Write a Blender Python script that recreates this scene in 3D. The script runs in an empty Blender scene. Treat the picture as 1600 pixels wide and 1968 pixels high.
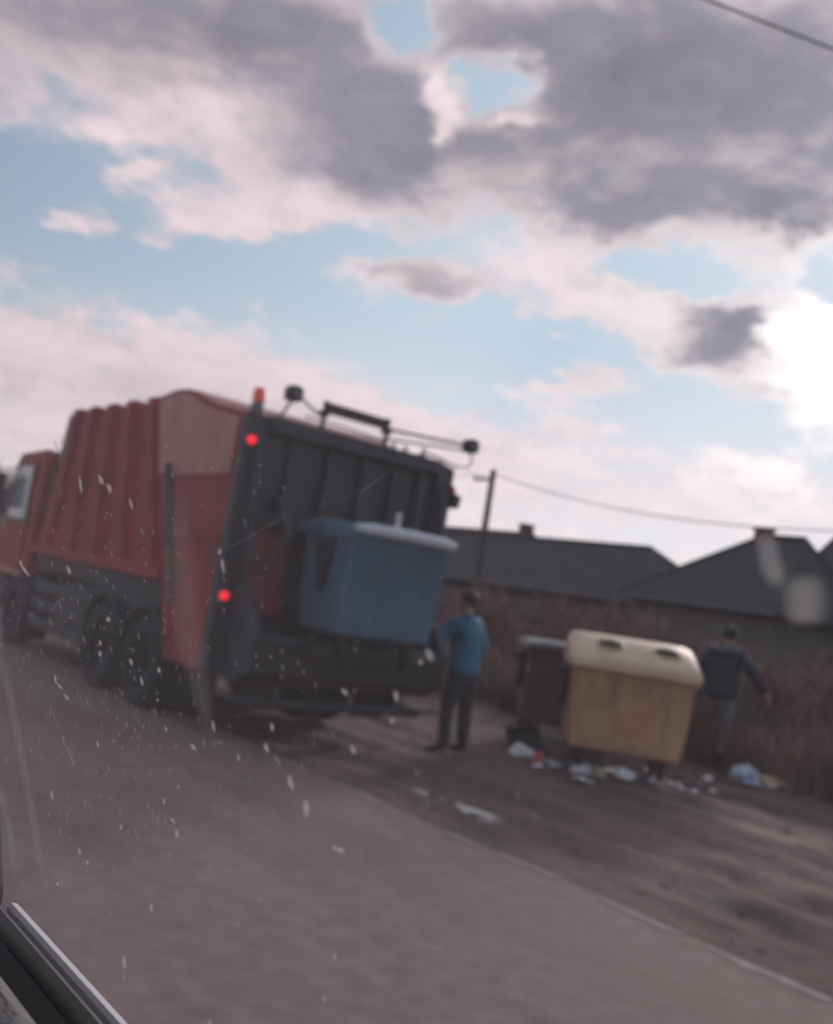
import bpy, bmesh, math, random
import numpy as np
from mathutils import Vector, Matrix, noise as mnoise

random.seed(7)
rng = np.random.default_rng(7)
R = math.radians
scene = bpy.context.scene
COL = scene.collection

# ------------------------------------------------------------------ camera
cam_d = bpy.data.cameras.new('camera')
cam = bpy.data.objects.new('camera', cam_d)
COL.objects.link(cam)
scene.camera = cam
right = Vector((0.752493, -0.639294, 0.158298))
down = Vector((0.173868, -0.038997, -0.983997))
fwd = Vector((0.635236, 0.767973, 0.081808))
M = Matrix.Identity(4)
for i in range(3):
    M[i][0] = right[i]; M[i][1] = -down[i]; M[i][2] = -fwd[i]
M[2][3] = 1.6187
cam.matrix_world = M
cam_d.sensor_fit = 'HORIZONTAL'
cam_d.sensor_width = 36.0
cam_d.lens = 36.0 * 1851.9 / 1600.0
cam_d.clip_start = 0.02
cam_d.clip_end = 3000
cam_d.dof.use_dof = True
cam_d.dof.focus_distance = .40
cam_d.dof.aperture_fstop = 13.5

SUN_AZ, SUN_EL = 63.0, 17.5

# ------------------------------------------------------------------ world
world = bpy.data.worlds.new('World')
scene.world = world
world.use_nodes = True
nt = world.node_tree
nt.nodes.clear()
W = nt.nodes.new
L = nt.links.new


def setin(sock, v):
    if isinstance(v, bpy.types.NodeSocket):
        L(v, sock)
    else:
        sock.default_value = v


def wm(op, a, b=None, c=None, clamp=False):
    n = W('ShaderNodeMath'); n.operation = op; n.use_clamp = clamp
    for k, v in enumerate((a, b, c)):
        if v is not None:
            setin(n.inputs[k], v)
    return n.outputs[0]


def wmix(f, a, b):
    n = W('ShaderNodeMix'); n.data_type = 'RGBA'
    setin(n.inputs[0], f)
    for s, v in ((n.inputs[6], a), (n.inputs[7], b)):
        setin(s, v if isinstance(v, bpy.types.NodeSocket) else (*v, 1))
    return n.outputs[2]


def wrange(v, a, b, c=0.0, d=1.0, smooth=True):
    n = W('ShaderNodeMapRange'); n.interpolation_type = 'SMOOTHSTEP' if smooth else 'LINEAR'
    setin(n.inputs['Value'], v)
    n.inputs['From Min'].default_value = a; n.inputs['From Max'].default_value = b
    n.inputs['To Min'].default_value = c; n.inputs['To Max'].default_value = d
    return n.outputs[0]


def wnoise(vec, scale, detail=6, rough=.55, dist=0.0):
    n = W('ShaderNodeTexNoise')
    L(vec, n.inputs['Vector'])
    n.inputs['Scale'].default_value = scale
    n.inputs['Detail'].default_value = detail
    n.inputs['Roughness'].default_value = rough
    n.inputs['Distortion'].default_value = dist
    return n


tc = W('ShaderNodeTexCoord')
sep = W('ShaderNodeSeparateXYZ'); L(tc.outputs['Generated'], sep.inputs[0])
dx, dy, dz = sep.outputs
zc = wm('ADD', wm('MAXIMUM', dz, 0.0), 0.16)
cl = W('ShaderNodeCombineXYZ')
L(wm('DIVIDE', dx, zc), cl.inputs[0]); L(wm('DIVIDE', dy, zc), cl.inputs[1])
plane = cl.outputs[0]
zc2 = wm('ADD', wm('MAXIMUM', dz, 0.0), 0.6)
cl2 = W('ShaderNodeCombineXYZ')
L(wm('DIVIDE', dx, zc2), cl2.inputs[0]); L(wm('DIVIDE', dy, zc2), cl2.inputs[1]); L(wm('MULTIPLY', dz, 1.6), cl2.inputs[2])
billow = cl2.outputs[0]
az = wm('MULTIPLY', wm('ARCTAN2', dx, dy), 180 / math.pi)
el = wm('MULTIPLY', wm('ARCSINE', dz), 180 / math.pi)
# azimuth and elevation, their outline broken by a warp so that no cloud edge is round
warp = wnoise(plane, 2.6, 5, .62)
wv = W('ShaderNodeVectorMath'); wv.operation = 'SUBTRACT'
L(warp.outputs['Color'], wv.inputs[0]); wv.inputs[1].default_value = (.5, .5, .5)
ws = W('ShaderNodeVectorMath'); ws.operation = 'MULTIPLY'
L(wv.outputs[0], ws.inputs[0]); ws.inputs[1].default_value = (8.5, 6.0, 0)
ae = W('ShaderNodeCombineXYZ'); L(az, ae.inputs[0]); L(el, ae.inputs[1])
wa = W('ShaderNodeVectorMath'); wa.operation = 'ADD'
L(ae.outputs[0], wa.inputs[0]); L(ws.outputs[0], wa.inputs[1])
warp2 = wnoise(billow, 15.0, 5, .65)
wv2 = W('ShaderNodeVectorMath'); wv2.operation = 'SUBTRACT'
L(warp2.outputs['Color'], wv2.inputs[0]); wv2.inputs[1].default_value = (.5, .5, .5)
ws2 = W('ShaderNodeVectorMath'); ws2.operation = 'MULTIPLY'
L(wv2.outputs[0], ws2.inputs[0]); ws2.inputs[1].default_value = (5.5, 4.0, 0)
wa2 = W('ShaderNodeVectorMath'); wa2.operation = 'ADD'
L(wa.outputs[0], wa2.inputs[0]); L(ws2.outputs[0], wa2.inputs[1])
AE = wa2.outputs[0]


def blob(a, e, ra, re, rot):
    m = W('ShaderNodeMapping'); m.vector_type = 'TEXTURE'
    L(AE, m.inputs['Vector'])
    m.inputs['Location'].default_value = (a, e, 0)
    m.inputs['Rotation'].default_value = (0, 0, R(rot))
    m.inputs['Scale'].default_value = (ra / math.cos(R(e)), re, 1)
    d = W('ShaderNodeVectorMath'); d.operation = 'DOT_PRODUCT'
    L(m.outputs[0], d.inputs[0]); L(m.outputs[0], d.inputs[1])
    return wm('POWER', 0.3679, d.outputs['Value'])


# cloud masses and gaps: azimuth, elevation, two radii and turn in degrees; cover, darkness
CLOUDS = [
    (52.0, 29.6, 17.0, 6.3, -3, .80, 1.00),
    (17.0, 27.6, 13.0, 4.0, 14, .65, .80),
    (30.1, 22.9, 5.4, 3.3, 12, .50, .30),
    (21.0, 8.2, 16.0, 4.6, 2, .58, -.02),
    (36.5, 8.4, 12.9, 3.4, 0, .38, .0),
    (20.5, 20.1, 2.0, .8, 8, .50, -.2),
    (25.7, 19.3, 4.0, 1.1, 25, .50, -.2),
    (17.8, 17.5, 1.6, .7, 16, .45, -.2),
    (36.4, 18.6, 4.6, 1.5, -5, .55, .45),
    (46.9, 19.0, 3.0, 2.0, -13, .60, -.1),
    (52.0, 17.0, 2.6, 1.6, -15, .55, -.15),
    (56.8, 17.5, 3.2, 3.5, -6, .95, .95),
    (61.2, 16.6, 2.8, 3.6, 3, .55, -.8),
    (48.4, 13.7, 3.6, 1.3, 15, .50, .12),
    (60.0, 8.0, 10.4, 2.2, 1, .25, -.1),
    (49.6, 23.2, 4.2, 1.5, 5, .35, .45),
    (57.9, 23.6, 3.0, 1.2, 2, .45, .55),
    (33.7, 25.8, 2.6, 2.2, 11, .25, .50),
    (27.5, 29.4, 4.6, 1.8, 14, .30, .45),
    (21.5, 24.0, 4.4, 1.7, 16, .30, -.75),
    (29.5, 21.8, 2.6, 1.3, 8, .15, -.45),
    (36.6, 27.3, 1.1, 1.5, 0, .10, -1.3),
    (41.3, 26.7, 1.3, .5, -2, .25, -1.2),
    (38.5, 25.0, 9.0, 3.0, 2, .30, .50),
    (44.0, 31.0, 8.0, 3.0, 0, .30, .45),
    (28.0, 26.5, 5.0, 2.0, 8, .20, .22),
    (41.5, 17.6, 3.6, 1.0, -4, .40, .30),
    # gaps of clear sky
    (44.0, 15.3, 4.5, 1.0, 4, -.45, 0),
    (53.5, 12.2, 4.0, 1.3, 2, -.50, 0),
    (42.0, 11.4, 3.5, 1.0, 0, -.40, 0),
    (12.8, 18.4, 5.2, 1.9, 13, -.75, 0),
    (22.5, 15.9, 8.5, 1.7, 8, -.70, 0),
    (32.0, 19.4, 4.4, 1.2, 6, -.60, 0),
    (31.5, 15.6, 4.0, 1.2, 6, -.40, 0),
    (39.8, 28.8, 2.6, 1.5, -1, -.95, -.2),
    (34.0, 31.3, 1.4, 2.0, -7, -.8, -.2),
    (53.4, 20.0, 3.4, 1.0, -6, -.70, 0),
    (51.0, 15.1, 2.4, .9, -4, -.50, 0),
    (62.5, 20.6, 2.6, 1.2, 2, -1.0, 0),
    (41.6, 15.0, 5.0, 1.6, 9, -.45, 0),
]
n1 = wnoise(plane, 1.7, 9, .58, .25).outputs['Fac']
n2 = wnoise(billow, 9.0, 9, .6, .2).outputs['Fac']
cover = wm('MULTIPLY_ADD', n1, 1.1, -.17)
cover = wm('ADD', cover, wm('MULTIPLY_ADD', n2, 1.15, -.575))
dark = wm('MULTIPLY_ADD', n2, 1.5, -.78)
n4 = wnoise(billow, 24.0, 7, .6, .1).outputs['Fac']
cover = wm('ADD', cover, wm('MULTIPLY_ADD', n4, .6, -.30))
dark = wm('ADD', dark, wm('MULTIPLY_ADD', n4, .5, -.25))
n3 = wnoise(plane, 1.1, 6, .55, .2).outputs['Fac']
dark = wm('ADD', dark, wrange(n3, .45, .7, 0, .3))
for a, e, ra, re, rot, ac, ak in CLOUDS:
    b = blob(a, e, ra, re, rot)
    if ac:
        cover = wm('MULTIPLY_ADD', b, ac, cover)
    if ak:
        dark = wm('MULTIPLY_ADD', b, ak, dark)
mask = wrange(cover, .27, .80)
thick = wrange(cover, .5, 1.15)
darkf = wm('MULTIPLY', wrange(dark, -.15, .95), wm('MULTIPLY_ADD', thick, .7, .3), clamp=True)
sky = W('ShaderNodeTexSky'); sky.sky_type = 'NISHITA'; sky.sun_disc = False
sky.sun_elevation = R(SUN_EL); sky.sun_rotation = R(SUN_AZ)
sky.air_density = 1.0; sky.dust_density = 1.6; sky.ozone_density = 1.2
sund = Vector((math.sin(R(SUN_AZ)) * math.cos(R(SUN_EL)), math.cos(R(SUN_AZ)) * math.cos(R(SUN_EL)), math.sin(R(SUN_EL))))
sd = W('ShaderNodeVectorMath'); sd.operation = 'DOT_PRODUCT'
L(tc.outputs['Generated'], sd.inputs[0]); sd.inputs[1].default_value = sund
glow = wm('POWER', wm('MAXIMUM', sd.outputs['Value'], 0.0), 120.0)
glow2 = wm('POWER', wm('MAXIMUM', sd.outputs['Value'], 0.0), 9.0)
S = 1 / 0.1
lit = wmix(glow2, (.88 * S, .725 * S, .755 * S), (.93 * S, .825 * S, .845 * S))
lit = wmix(wm('MULTIPLY', glow, .6, clamp=True), lit, (1.7 * S, 1.6 * S, 1.58 * S))
cloud = wmix(darkf, lit, (.285 * S, .275 * S, .335 * S))
bright = wm('MULTIPLY_ADD', wm('ADD', wm('SUBTRACT', n2, .5), wm('MULTIPLY_ADD', n4, .5, -.25)), 0.95, 1.0)
cm = W('ShaderNodeVectorMath'); cm.operation = 'SCALE'
L(cloud, cm.inputs[0]); L(bright, cm.inputs['Scale'])
# thin high veil over the clear sky, thicker near the horizon
veil = wm('ADD', wrange(el, 2, 20, .70, .45), wm('MULTIPLY', glow2, .75), clamp=True)
clear = wmix(veil, sky.outputs[0], wmix(wrange(el, 5, 17, 1, 0), (.46 * S, .62 * S, .76 * S), (.84 * S, .81 * S, .87 * S)))
clear = wmix(wm('MULTIPLY', wm('POWER', wm('MAXIMUM', sd.outputs['Value'], 0.0), 30.0), .35), clear, (1.15 * S, 1.1 * S, 1.12 * S))
final = wmix(mask, clear, cm.outputs[0])
bg = W('ShaderNodeBackground'); L(final, bg.inputs[0]); bg.inputs[1].default_value = .1
wo = W('ShaderNodeOutputWorld'); L(bg.outputs[0], wo.inputs[0])
world.cycles.sampling_method = 'MANUAL'
world.cycles.sample_map_resolution = 512

# ------------------------------------------------------------------ sun behind thin cloud
sl = bpy.data.lights.new('sun', 'SUN')
sl.energy = 1.3; sl.angle = R(11); sl.color = (1.0, .86, .80)
so = bpy.data.objects.new('sun', sl); COL.objects.link(so)
so.rotation_euler = sund.to_track_quat('Z', 'Y').to_euler()

scene.view_settings.view_transform = 'Standard'
scene.view_settings.look = 'None'
scene.view_settings.exposure = 0.0
scene.view_settings.gamma = 1.0
scene.cycles.use_denoising = True
scene.cycles.max_bounces = 6
scene.cycles.transparent_max_bounces = 12
scene.cycles.volume_bounces = 0
scene.cycles.sample_clamp_indirect = 4.0

# ------------------------------------------------------------------ materials
MATS = {}


def mat(name, col, rough=.7, var=.25, scale=6.0, metal=0.0, bump=0.0, bscale=None, col2=None, stretch=None, spec=.5, emit=None, estr=0.0, coat=0.0, grime=0.0, gcol=(.045, .036, .032)):
    """Principled surface whose colour wanders between col and col2 with noise."""
    if name in MATS:
        return MATS[name]
    m = bpy.data.materials.new(name); m.use_nodes = True
    t = m.node_tree; p = t.nodes['Principled BSDF']
    c2 = col2 or tuple(min(1, c * (1 + var)) for c in col)
    c1 = tuple(c * (1 - var) for c in col) if col2 is None else col
    co = t.nodes.new('ShaderNodeTexCoord')
    v = co.outputs['Object']
    if stretch:
        mp = t.nodes.new('ShaderNodeMapping'); mp.inputs['Scale'].default_value = stretch
        t.links.new(v, mp.inputs[0]); v = mp.outputs[0]
    n = t.nodes.new('ShaderNodeTexNoise')
    n.inputs['Scale'].default_value = scale; n.inputs['Detail'].default_value = 7; n.inputs['Roughness'].default_value = .62
    t.links.new(v, n.inputs['Vector'])
    r = t.nodes.new('ShaderNodeValToRGB')
    r.color_ramp.elements[0].position = .32; r.color_ramp.elements[1].position = .70
    r.color_ramp.elements[0].color = (*c1, 1); r.color_ramp.elements[1].color = (*c2, 1)
    t.links.new(n.outputs['Fac'], r.inputs[0])
    outc = r.outputs[0]
    if grime:   # runs and blotches of dirt
        for k_, (st_, sc_, lo, hi) in enumerate((((1.0, 1.0, .12), 9.0, .52, .70), ((1, 1, 1), 2.6, .50, .66))):
            mp2 = t.nodes.new('ShaderNodeMapping'); mp2.inputs['Scale'].default_value = st_; mp2.inputs['Location'].default_value = (k_ * 3.1, 1.7, .4)
            t.links.new(co.outputs['Object'], mp2.inputs[0])
            g = t.nodes.new('ShaderNodeTexNoise'); g.inputs['Scale'].default_value = sc_; g.inputs['Detail'].default_value = 6
            t.links.new(mp2.outputs[0], g.inputs['Vector'])
            gr = t.nodes.new('ShaderNodeMapRange'); gr.inputs['From Min'].default_value = lo; gr.inputs['From Max'].default_value = hi
            gr.inputs['To Max'].default_value = grime; t.links.new(g.outputs['Fac'], gr.inputs['Value'])
            mg = t.nodes.new('ShaderNodeMix'); mg.data_type = 'RGBA'; mg.inputs[7].default_value = (*gcol, 1)
            t.links.new(gr.outputs[0], mg.inputs[0]); t.links.new(outc, mg.inputs[6]); outc = mg.outputs[2]
    t.links.new(outc, p.inputs['Base Color'])
    p.inputs['Roughness'].default_value = rough
    p.inputs['Metallic'].default_value = metal
    p.inputs['Specular IOR Level'].default_value = spec
    if coat:
        p.inputs['Coat Weight'].default_value = coat; p.inputs['Coat Roughness'].default_value = .25
    if bump:
        b = t.nodes.new('ShaderNodeBump'); b.inputs['Strength'].default_value = bump; b.inputs['Distance'].default_value = .02
        n2_ = t.nodes.new('ShaderNodeTexNoise'); n2_.inputs['Scale'].default_value = bscale or scale * 4
        n2_.inputs['Detail'].default_value = 6
        t.links.new(v, n2_.inputs['Vector']); t.links.new(n2_.outputs['Fac'], b.inputs['Height'])
        t.links.new(b.outputs[0], p.inputs['Normal'])
    if emit:
        p.inputs['Emission Color'].default_value = (*emit, 1); p.inputs['Emission Strength'].default_value = estr
    MATS[name] = m
    return m


def film(name, col, alpha, soft=1.0):
    """Dried dirt, pale marks or painted reflections on glass: lets part of the view through, densest in its middle."""
    m = bpy.data.materials.new(name); m.use_nodes = True
    t = m.node_tree; t.nodes.clear()
    o = t.nodes.new('ShaderNodeOutputMaterial'); mx = t.nodes.new('ShaderNodeMixShader')
    tr = t.nodes.new('ShaderNodeBsdfTransparent'); df = t.nodes.new('ShaderNodeBsdfTranslucent'); d2 = t.nodes.new('ShaderNodeBsdfDiffuse')
    ad = t.nodes.new('ShaderNodeMixShader'); ad.inputs[0].default_value = .35
    df.inputs[0].default_value = (*col, 1); d2.inputs[0].default_value = (*col, 1)
    t.links.new(df.outputs[0], ad.inputs[1]); t.links.new(d2.outputs[0], ad.inputs[2])
    at = t.nodes.new('ShaderNodeAttribute'); at.attribute_name = 'film'
    ml = t.nodes.new('ShaderNodeMath'); ml.operation = 'MULTIPLY'; ml.inputs[1].default_value = alpha
    t.links.new(at.outputs['Fac'], ml.inputs[0]); t.links.new(ml.outputs[0], mx.inputs[0])
    t.links.new(tr.outputs[0], mx.inputs[1]); t.links.new(ad.outputs[0], mx.inputs[2]); t.links.new(mx.outputs[0], o.inputs[0])
    return m


RED = mat('red_paint', (.29, .020, .016), .6, scale=2.2, col2=(.33, .045, .034), stretch=(1, 3.5, .5), bump=.12, bscale=14, grime=.42, gcol=(.06, .022, .018), spec=.25)
RED_PALE = mat('faded_skylit_red_paint', (.40, .105, .082), .5, scale=2.0, col2=(.47, .20, .165), stretch=(1, 2.5, .6), bump=.1, bscale=12, grime=.4, gcol=(.16, .06, .05))  # paler red: fading plus sky reflection put into the colour
REDD = mat('dirty_red_paint', (.17, .025, .022), .6, scale=4, col2=(.30, .05, .04), stretch=(1, 2, .6), grime=.6)
DARK = mat('dark_steel', (.014, .015, .020), .55, scale=3.5, col2=(.034, .034, .041), bump=.15, bscale=20, grime=.5, gcol=(.05, .04, .037))
DARK2 = mat('grimy_steel', (.018, .017, .020), .65, scale=5, col2=(.048, .043, .042), bump=.15, bscale=16, grime=.5, gcol=(.012, .011, .012))
GREYP = mat('grey_primer', (.11, .11, .12), .6, scale=3, var=.3)
CHASS = mat('chassis_black', (.012, .012, .014), .6, scale=6, col2=(.035, .033, .034))
RUBBER = mat('rubber', (.008, .008, .009), .9, scale=9, col2=(.018, .017, .017), bump=.2, bscale=60)
RIM = mat('wheel_rim', (.014, .013, .014), .8, scale=8, var=.5)
CHROME = mat('satin_trim_metal', (.93, .87, .88), .38, scale=30, var=.04, metal=0.0)
LAMP = mat('lit_red_lamp', (.5, .01, .02), .3, var=.1, emit=(1, .02, .03), estr=1.15)
LAMPD = mat('dull_red_reflector', (.25, .02, .025), .3, var=.2)
BEACON = mat('beacon_orange', (.55, .09, .05), .3, var=.2, emit=(1, .12, .07), estr=.16)
CABGLASS = mat('cab_glass', (.10, .16, .17), .12, scale=2, col2=(.22, .31, .32), spec=.9)
BLUEP = mat('blue_bin_steel', (.045, .105, .155), .5, scale=2.5, col2=(.075, .155, .215), bump=.08, bscale=9, stretch=(1, 1, .6), grime=.35, gcol=(.06, .065, .075))
LIDG = mat('pale_lid', (.50, .50, .54), .4, scale=5, col2=(.68, .67, .70), bump=.1)
YELB = mat('yellow_bin_body', (.45, .255, .130), .6, scale=2.0, col2=(.55, .335, .185), bump=.08, bscale=10, stretch=(1, 1, .55), grime=.4, gcol=(.17, .11, .075))
YELL = mat('yellow_bin_lid', (.56, .38, .245), .5, scale=3, col2=(.67, .48, .34), bump=.06, grime=.3, gcol=(.30, .22, .15))
STICK = mat('worn_orange_sticker', (.44, .17, .06), .6, scale=5, col2=(.46, .27, .16))
OLDB = mat('old_bin_body', (.080, .058, .052), .7, scale=4, col2=(.13, .095, .085))
OLDL = mat('old_bin_lid', (.13, .14, .14), .6, scale=4, col2=(.22, .225, .215))
HOLE = mat('dark_opening', (.010, .009, .009), .8, var=.3)
BLACKP = mat('black_plastic', (.012, .012, .013), .5, var=.4)
JACKB = mat('blue_jacket_cloth', (.012, .105, .165), .85, scale=9, col2=(.025, .17, .25), bump=.5, bscale=22)
JACKN = mat('navy_jacket_cloth', (.012, .017, .030), .85, scale=9, col2=(.028, .034, .052), bump=.5, bscale=22)
HOODG = mat('grey_hood_cloth', (.10, .10, .11), .9, scale=9, var=.3, bump=.4, bscale=22)
TROUD = mat('dark_trouser_cloth', (.014, .014, .018), .9, scale=9, col2=(.030, .030, .036), bump=.5, bscale=20)
TROUG = mat('grey_trouser_cloth', (.085, .083, .098), .9, scale=9, col2=(.14, .135, .15), bump=.5, bscale=20)
SKIN = mat('skin', (.30, .16, .11), .6, scale=14, var=.15)
HAIR = mat('dark_hair', (.010, .008, .008), .6, scale=30, var=.5, bump=.6, bscale=60)
BOOT = mat('boot_leather', (.012, .011, .012), .6, var=.3)
WALLP = mat('house_plaster', (.10, .085, .082), .9, scale=1.5, col2=(.15, .128, .122), bump=.2)
WALLB = mat('brown_house_plaster', (.085, .066, .060), .9, scale=1.5, col2=(.13, .10, .092), bump=.2)
WINF = mat('window_frame_paint', (.10, .085, .078), .6, var=.2)
WING = mat('window_glass', (.02, .022, .028), .1, var=.3, spec=.8)
BRICK = mat('chimney_brick', (.16, .07, .055), .9, scale=12, var=.4, bump=.3)
WOOD = mat('pole_wood', (.055, .045, .042), .85, scale=5, col2=(.095, .08, .072), stretch=(6, 6, .4), bump=.4, bscale=14)
WIRE = mat('wire', (.02, .02, .022), .6, var=.2)
PLASTW = mat('white_plastic_bag', (.76, .75, .80), .35, scale=8, col2=(.88, .87, .90), bump=.7, bscale=25)
PLASTB = mat('pale_blue_bag', (.38, .46, .60), .35, scale=5, col2=(.70, .72, .78), bump=.7, bscale=25)
PLASTT = mat('tan_wrapper', (.55, .36, .25), .5, scale=6, col2=(.66, .50, .40), bump=.6)
PLASTR = mat('red_wrapper', (.60, .07, .10), .4, scale=5, col2=(.72, .25, .26), bump=.6)
BAGK = mat('black_bag', (.010, .010, .012), .28, scale=6, var=.5, bump=.8, bscale=20)
CARD = mat('cardboard', (.24, .16, .11), .85, scale=6, var=.25)
WEED = mat('dry_weed', (.095, .056, .044), .9, scale=.45, col2=(.30, .185, .145))
TWIG = mat('red_twig', (.15, .075, .064), .85, scale=2, col2=(.32, .18, .155))
BARK = mat('bark', (.05, .04, .036), .9, scale=5, var=.4, bump=.4)
SEAL = mat('window_seal_rubber', (.010, .012, .012), .65, scale=20, var=.4)
DOORP = mat('car_door_paint', (.045, .047, .055), .35, scale=3, var=.2, coat=.5)
TRIM = mat('car_door_trim', (.16, .145, .15), .75, scale=90, col2=(.27, .25, .255), bump=.5, bscale=160)
SEATM = mat('car_seat_cloth', (.04, .04, .045), .9, scale=20, var=.3)
STONE = mat('stone', (.14, .115, .11), .9, scale=3, col2=(.26, .22, .21), bump=.3)
PAINTW = mat('worn_line_paint', (.20, .15, .135), .85, scale=7, col2=(.36, .29, .265), bump=.3)


# ------------------------------------------------------------------ mesh helpers
class MB:
    def __init__(s):
        s.v, s.f = [], []

    def add(s, verts, faces):
        o = len(s.v)
        s.v += [tuple(p) for p in verts]
        s.f += [tuple(i + o for i in f) for f in faces]
        return s

    def box(s, x0, x1, y0, y1, z0, z1):
        v = [(x, y, z) for z in (z0, z1) for y in (y0, y1) for x in (x0, x1)]
        return s.add(v, [(0, 2, 3, 1), (4, 5, 7, 6), (0, 1, 5, 4), (2, 6, 7, 3), (0, 4, 6, 2), (1, 3, 7, 5)])

    def frust(s, b, t):
        """b, t: (x0,x1,y0,y1,z) rectangles joined to a solid."""
        v = [(x, y, q[4]) for q in (b, t) for y in (q[2], q[3]) for x in (q[0], q[1])]
        return s.add(v, [(0, 2, 3, 1), (4, 5, 7, 6), (0, 1, 5, 4), (2, 6, 7, 3), (0, 4, 6, 2), (1, 3, 7, 5)])

    def prism(s, prof, a0, a1, axis='x'):
        """extrude a closed profile; axis x: profile is (y,z); y: (x,z); z: (x,y)."""
        def P(p, a):
            return {'x': (a, p[0], p[1]), 'y': (p[0], a, p[1]), 'z': (p[0], p[1], a)}[axis]
        n = len(prof)
        v = [P(p, a0) for p in prof] + [P(p, a1) for p in prof]
        f = [tuple(range(n - 1, -1, -1)), tuple(range(n, 2 * n))]
        f += [(i, (i + 1) % n, n + (i + 1) % n, n + i) for i in range(n)]
        return s.add(v, f)

    def tube(s, pts, r, seg=8, caps=True):
        pts = [Vector(p) for p in pts]
        rs = r if isinstance(r, (list, tuple)) else [r] * len(pts)
        rings = []
        up = Vector((0, 0, 1))
        t0 = (pts[1] - pts[0]).normalized()
        a = t0.cross(up) if abs(t0.z) < .95 else t0.cross(Vector((1, 0, 0)))
        a.normalize()
        for i, p in enumerate(pts):
            t = (pts[min(i + 1, len(pts) - 1)] - pts[max(i - 1, 0)]).normalized()
            a = (a - t * a.dot(t)).normalized(); b = t.cross(a)
            rings.append([p + (a * math.cos(2 * math.pi * k / seg) + b * math.sin(2 * math.pi * k / seg)) * rs[i] for k in range(seg)])
        v = [q for g in rings for q in g]
        f = [(i * seg + k, i * seg + (k + 1) % seg, (i + 1) * seg + (k + 1) % seg, (i + 1) * seg + k) for i in range(len(pts) - 1) for k in range(seg)]
        if caps:
            f += [tuple(range(seg - 1, -1, -1)), tuple(range((len(pts) - 1) * seg, len(pts) * seg))]
        return s.add(v, f)

    def lathe(s, prof, c=(0, 0, 0), axis='z', seg=24):
        """prof: list of (radius, along-axis)."""
        v, f = [], []
        n = len(prof)
        for k in range(seg):
            a = 2 * math.pi * k / seg
            for r, h in prof:
                q = (r * math.cos(a), r * math.sin(a), h)
                q = {'z': q, 'x': (q[2], q[0], q[1]), 'y': (q[1], q[2], q[0])}[axis]
                v.append((q[0] + c[0], q[1] + c[1], q[2] + c[2]))
        for k in range(seg):
            for i in range(n - 1):
                f.append((k * n + i, ((k + 1) % seg) * n + i, ((k + 1) % seg) * n + i + 1, k * n + i + 1))
        return s.add(v, f)

    def ball(s, c, r, sx=1, sy=1, sz=1, seg=14, rings=9):
        prof = [(max(1e-4, r * math.sin(math.pi * i / rings)), -r * math.cos(math.pi * i / rings)) for i in range(rings + 1)]
        t = MB().lathe(prof, seg=seg)
        return s.add([(x * sx + c[0], y * sy + c[1], z * sz + c[2]) for x, y, z in t.v], t.f)

    def build(s, name, m, parent=None, bevel=0.0, smooth=False, angle=None):
        me = bpy.data.meshes.new(name)
        me.from_pydata(s.v, [], s.f)
        bm = bmesh.new(); bm.from_mesh(me)
        if smooth or bevel:
            bmesh.ops.remove_doubles(bm, verts=bm.verts, dist=1e-5)
        bmesh.ops.recalc_face_normals(bm, faces=bm.faces)
        if bevel:
            es = [e for e in bm.edges if len(e.link_faces) == 2 and e.calc_face_angle(0) > R(25)]
            bmesh.ops.bevel(bm, geom=es, offset=bevel, segments=2, profile=.5, affect='EDGES', clamp_overlap=True)
        bm.to_mesh(me); bm.free()
        if smooth:
            me.polygons.foreach_set('use_smooth', [True] * len(me.polygons))
            if angle:
                me.set_sharp_from_angle(angle=R(angle))
        me.materials.append(m)
        o = bpy.data.objects.new(name, me); COL.objects.link(o)
        if parent is not None:
            o.parent = parent
        return o


def tag(o, label=None, cat=None, group=None, kind=None):
    for k, v in (('label', label), ('category', cat), ('group', group), ('kind', kind)):
        if v:
            o[k] = v
    return o


def empty(name, loc=(0, 0, 0), rz=0.0, label=None, cat=None, group=None):
    o = bpy.data.objects.new(name, None); COL.objects.link(o)
    o.location = loc; o.rotation_euler = (0, 0, rz)
    o.empty_display_size = .2
    return tag(o, label, cat, group)


def fbm(x, y, s, seed=0, oct=4):
    t, a = 0.0, 1.0
    for k in range(oct):
        t += a * mnoise.noise(Vector((x * s, y * s, seed + k * 7.3))); s *= 2.1; a *= .5
    return t


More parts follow.
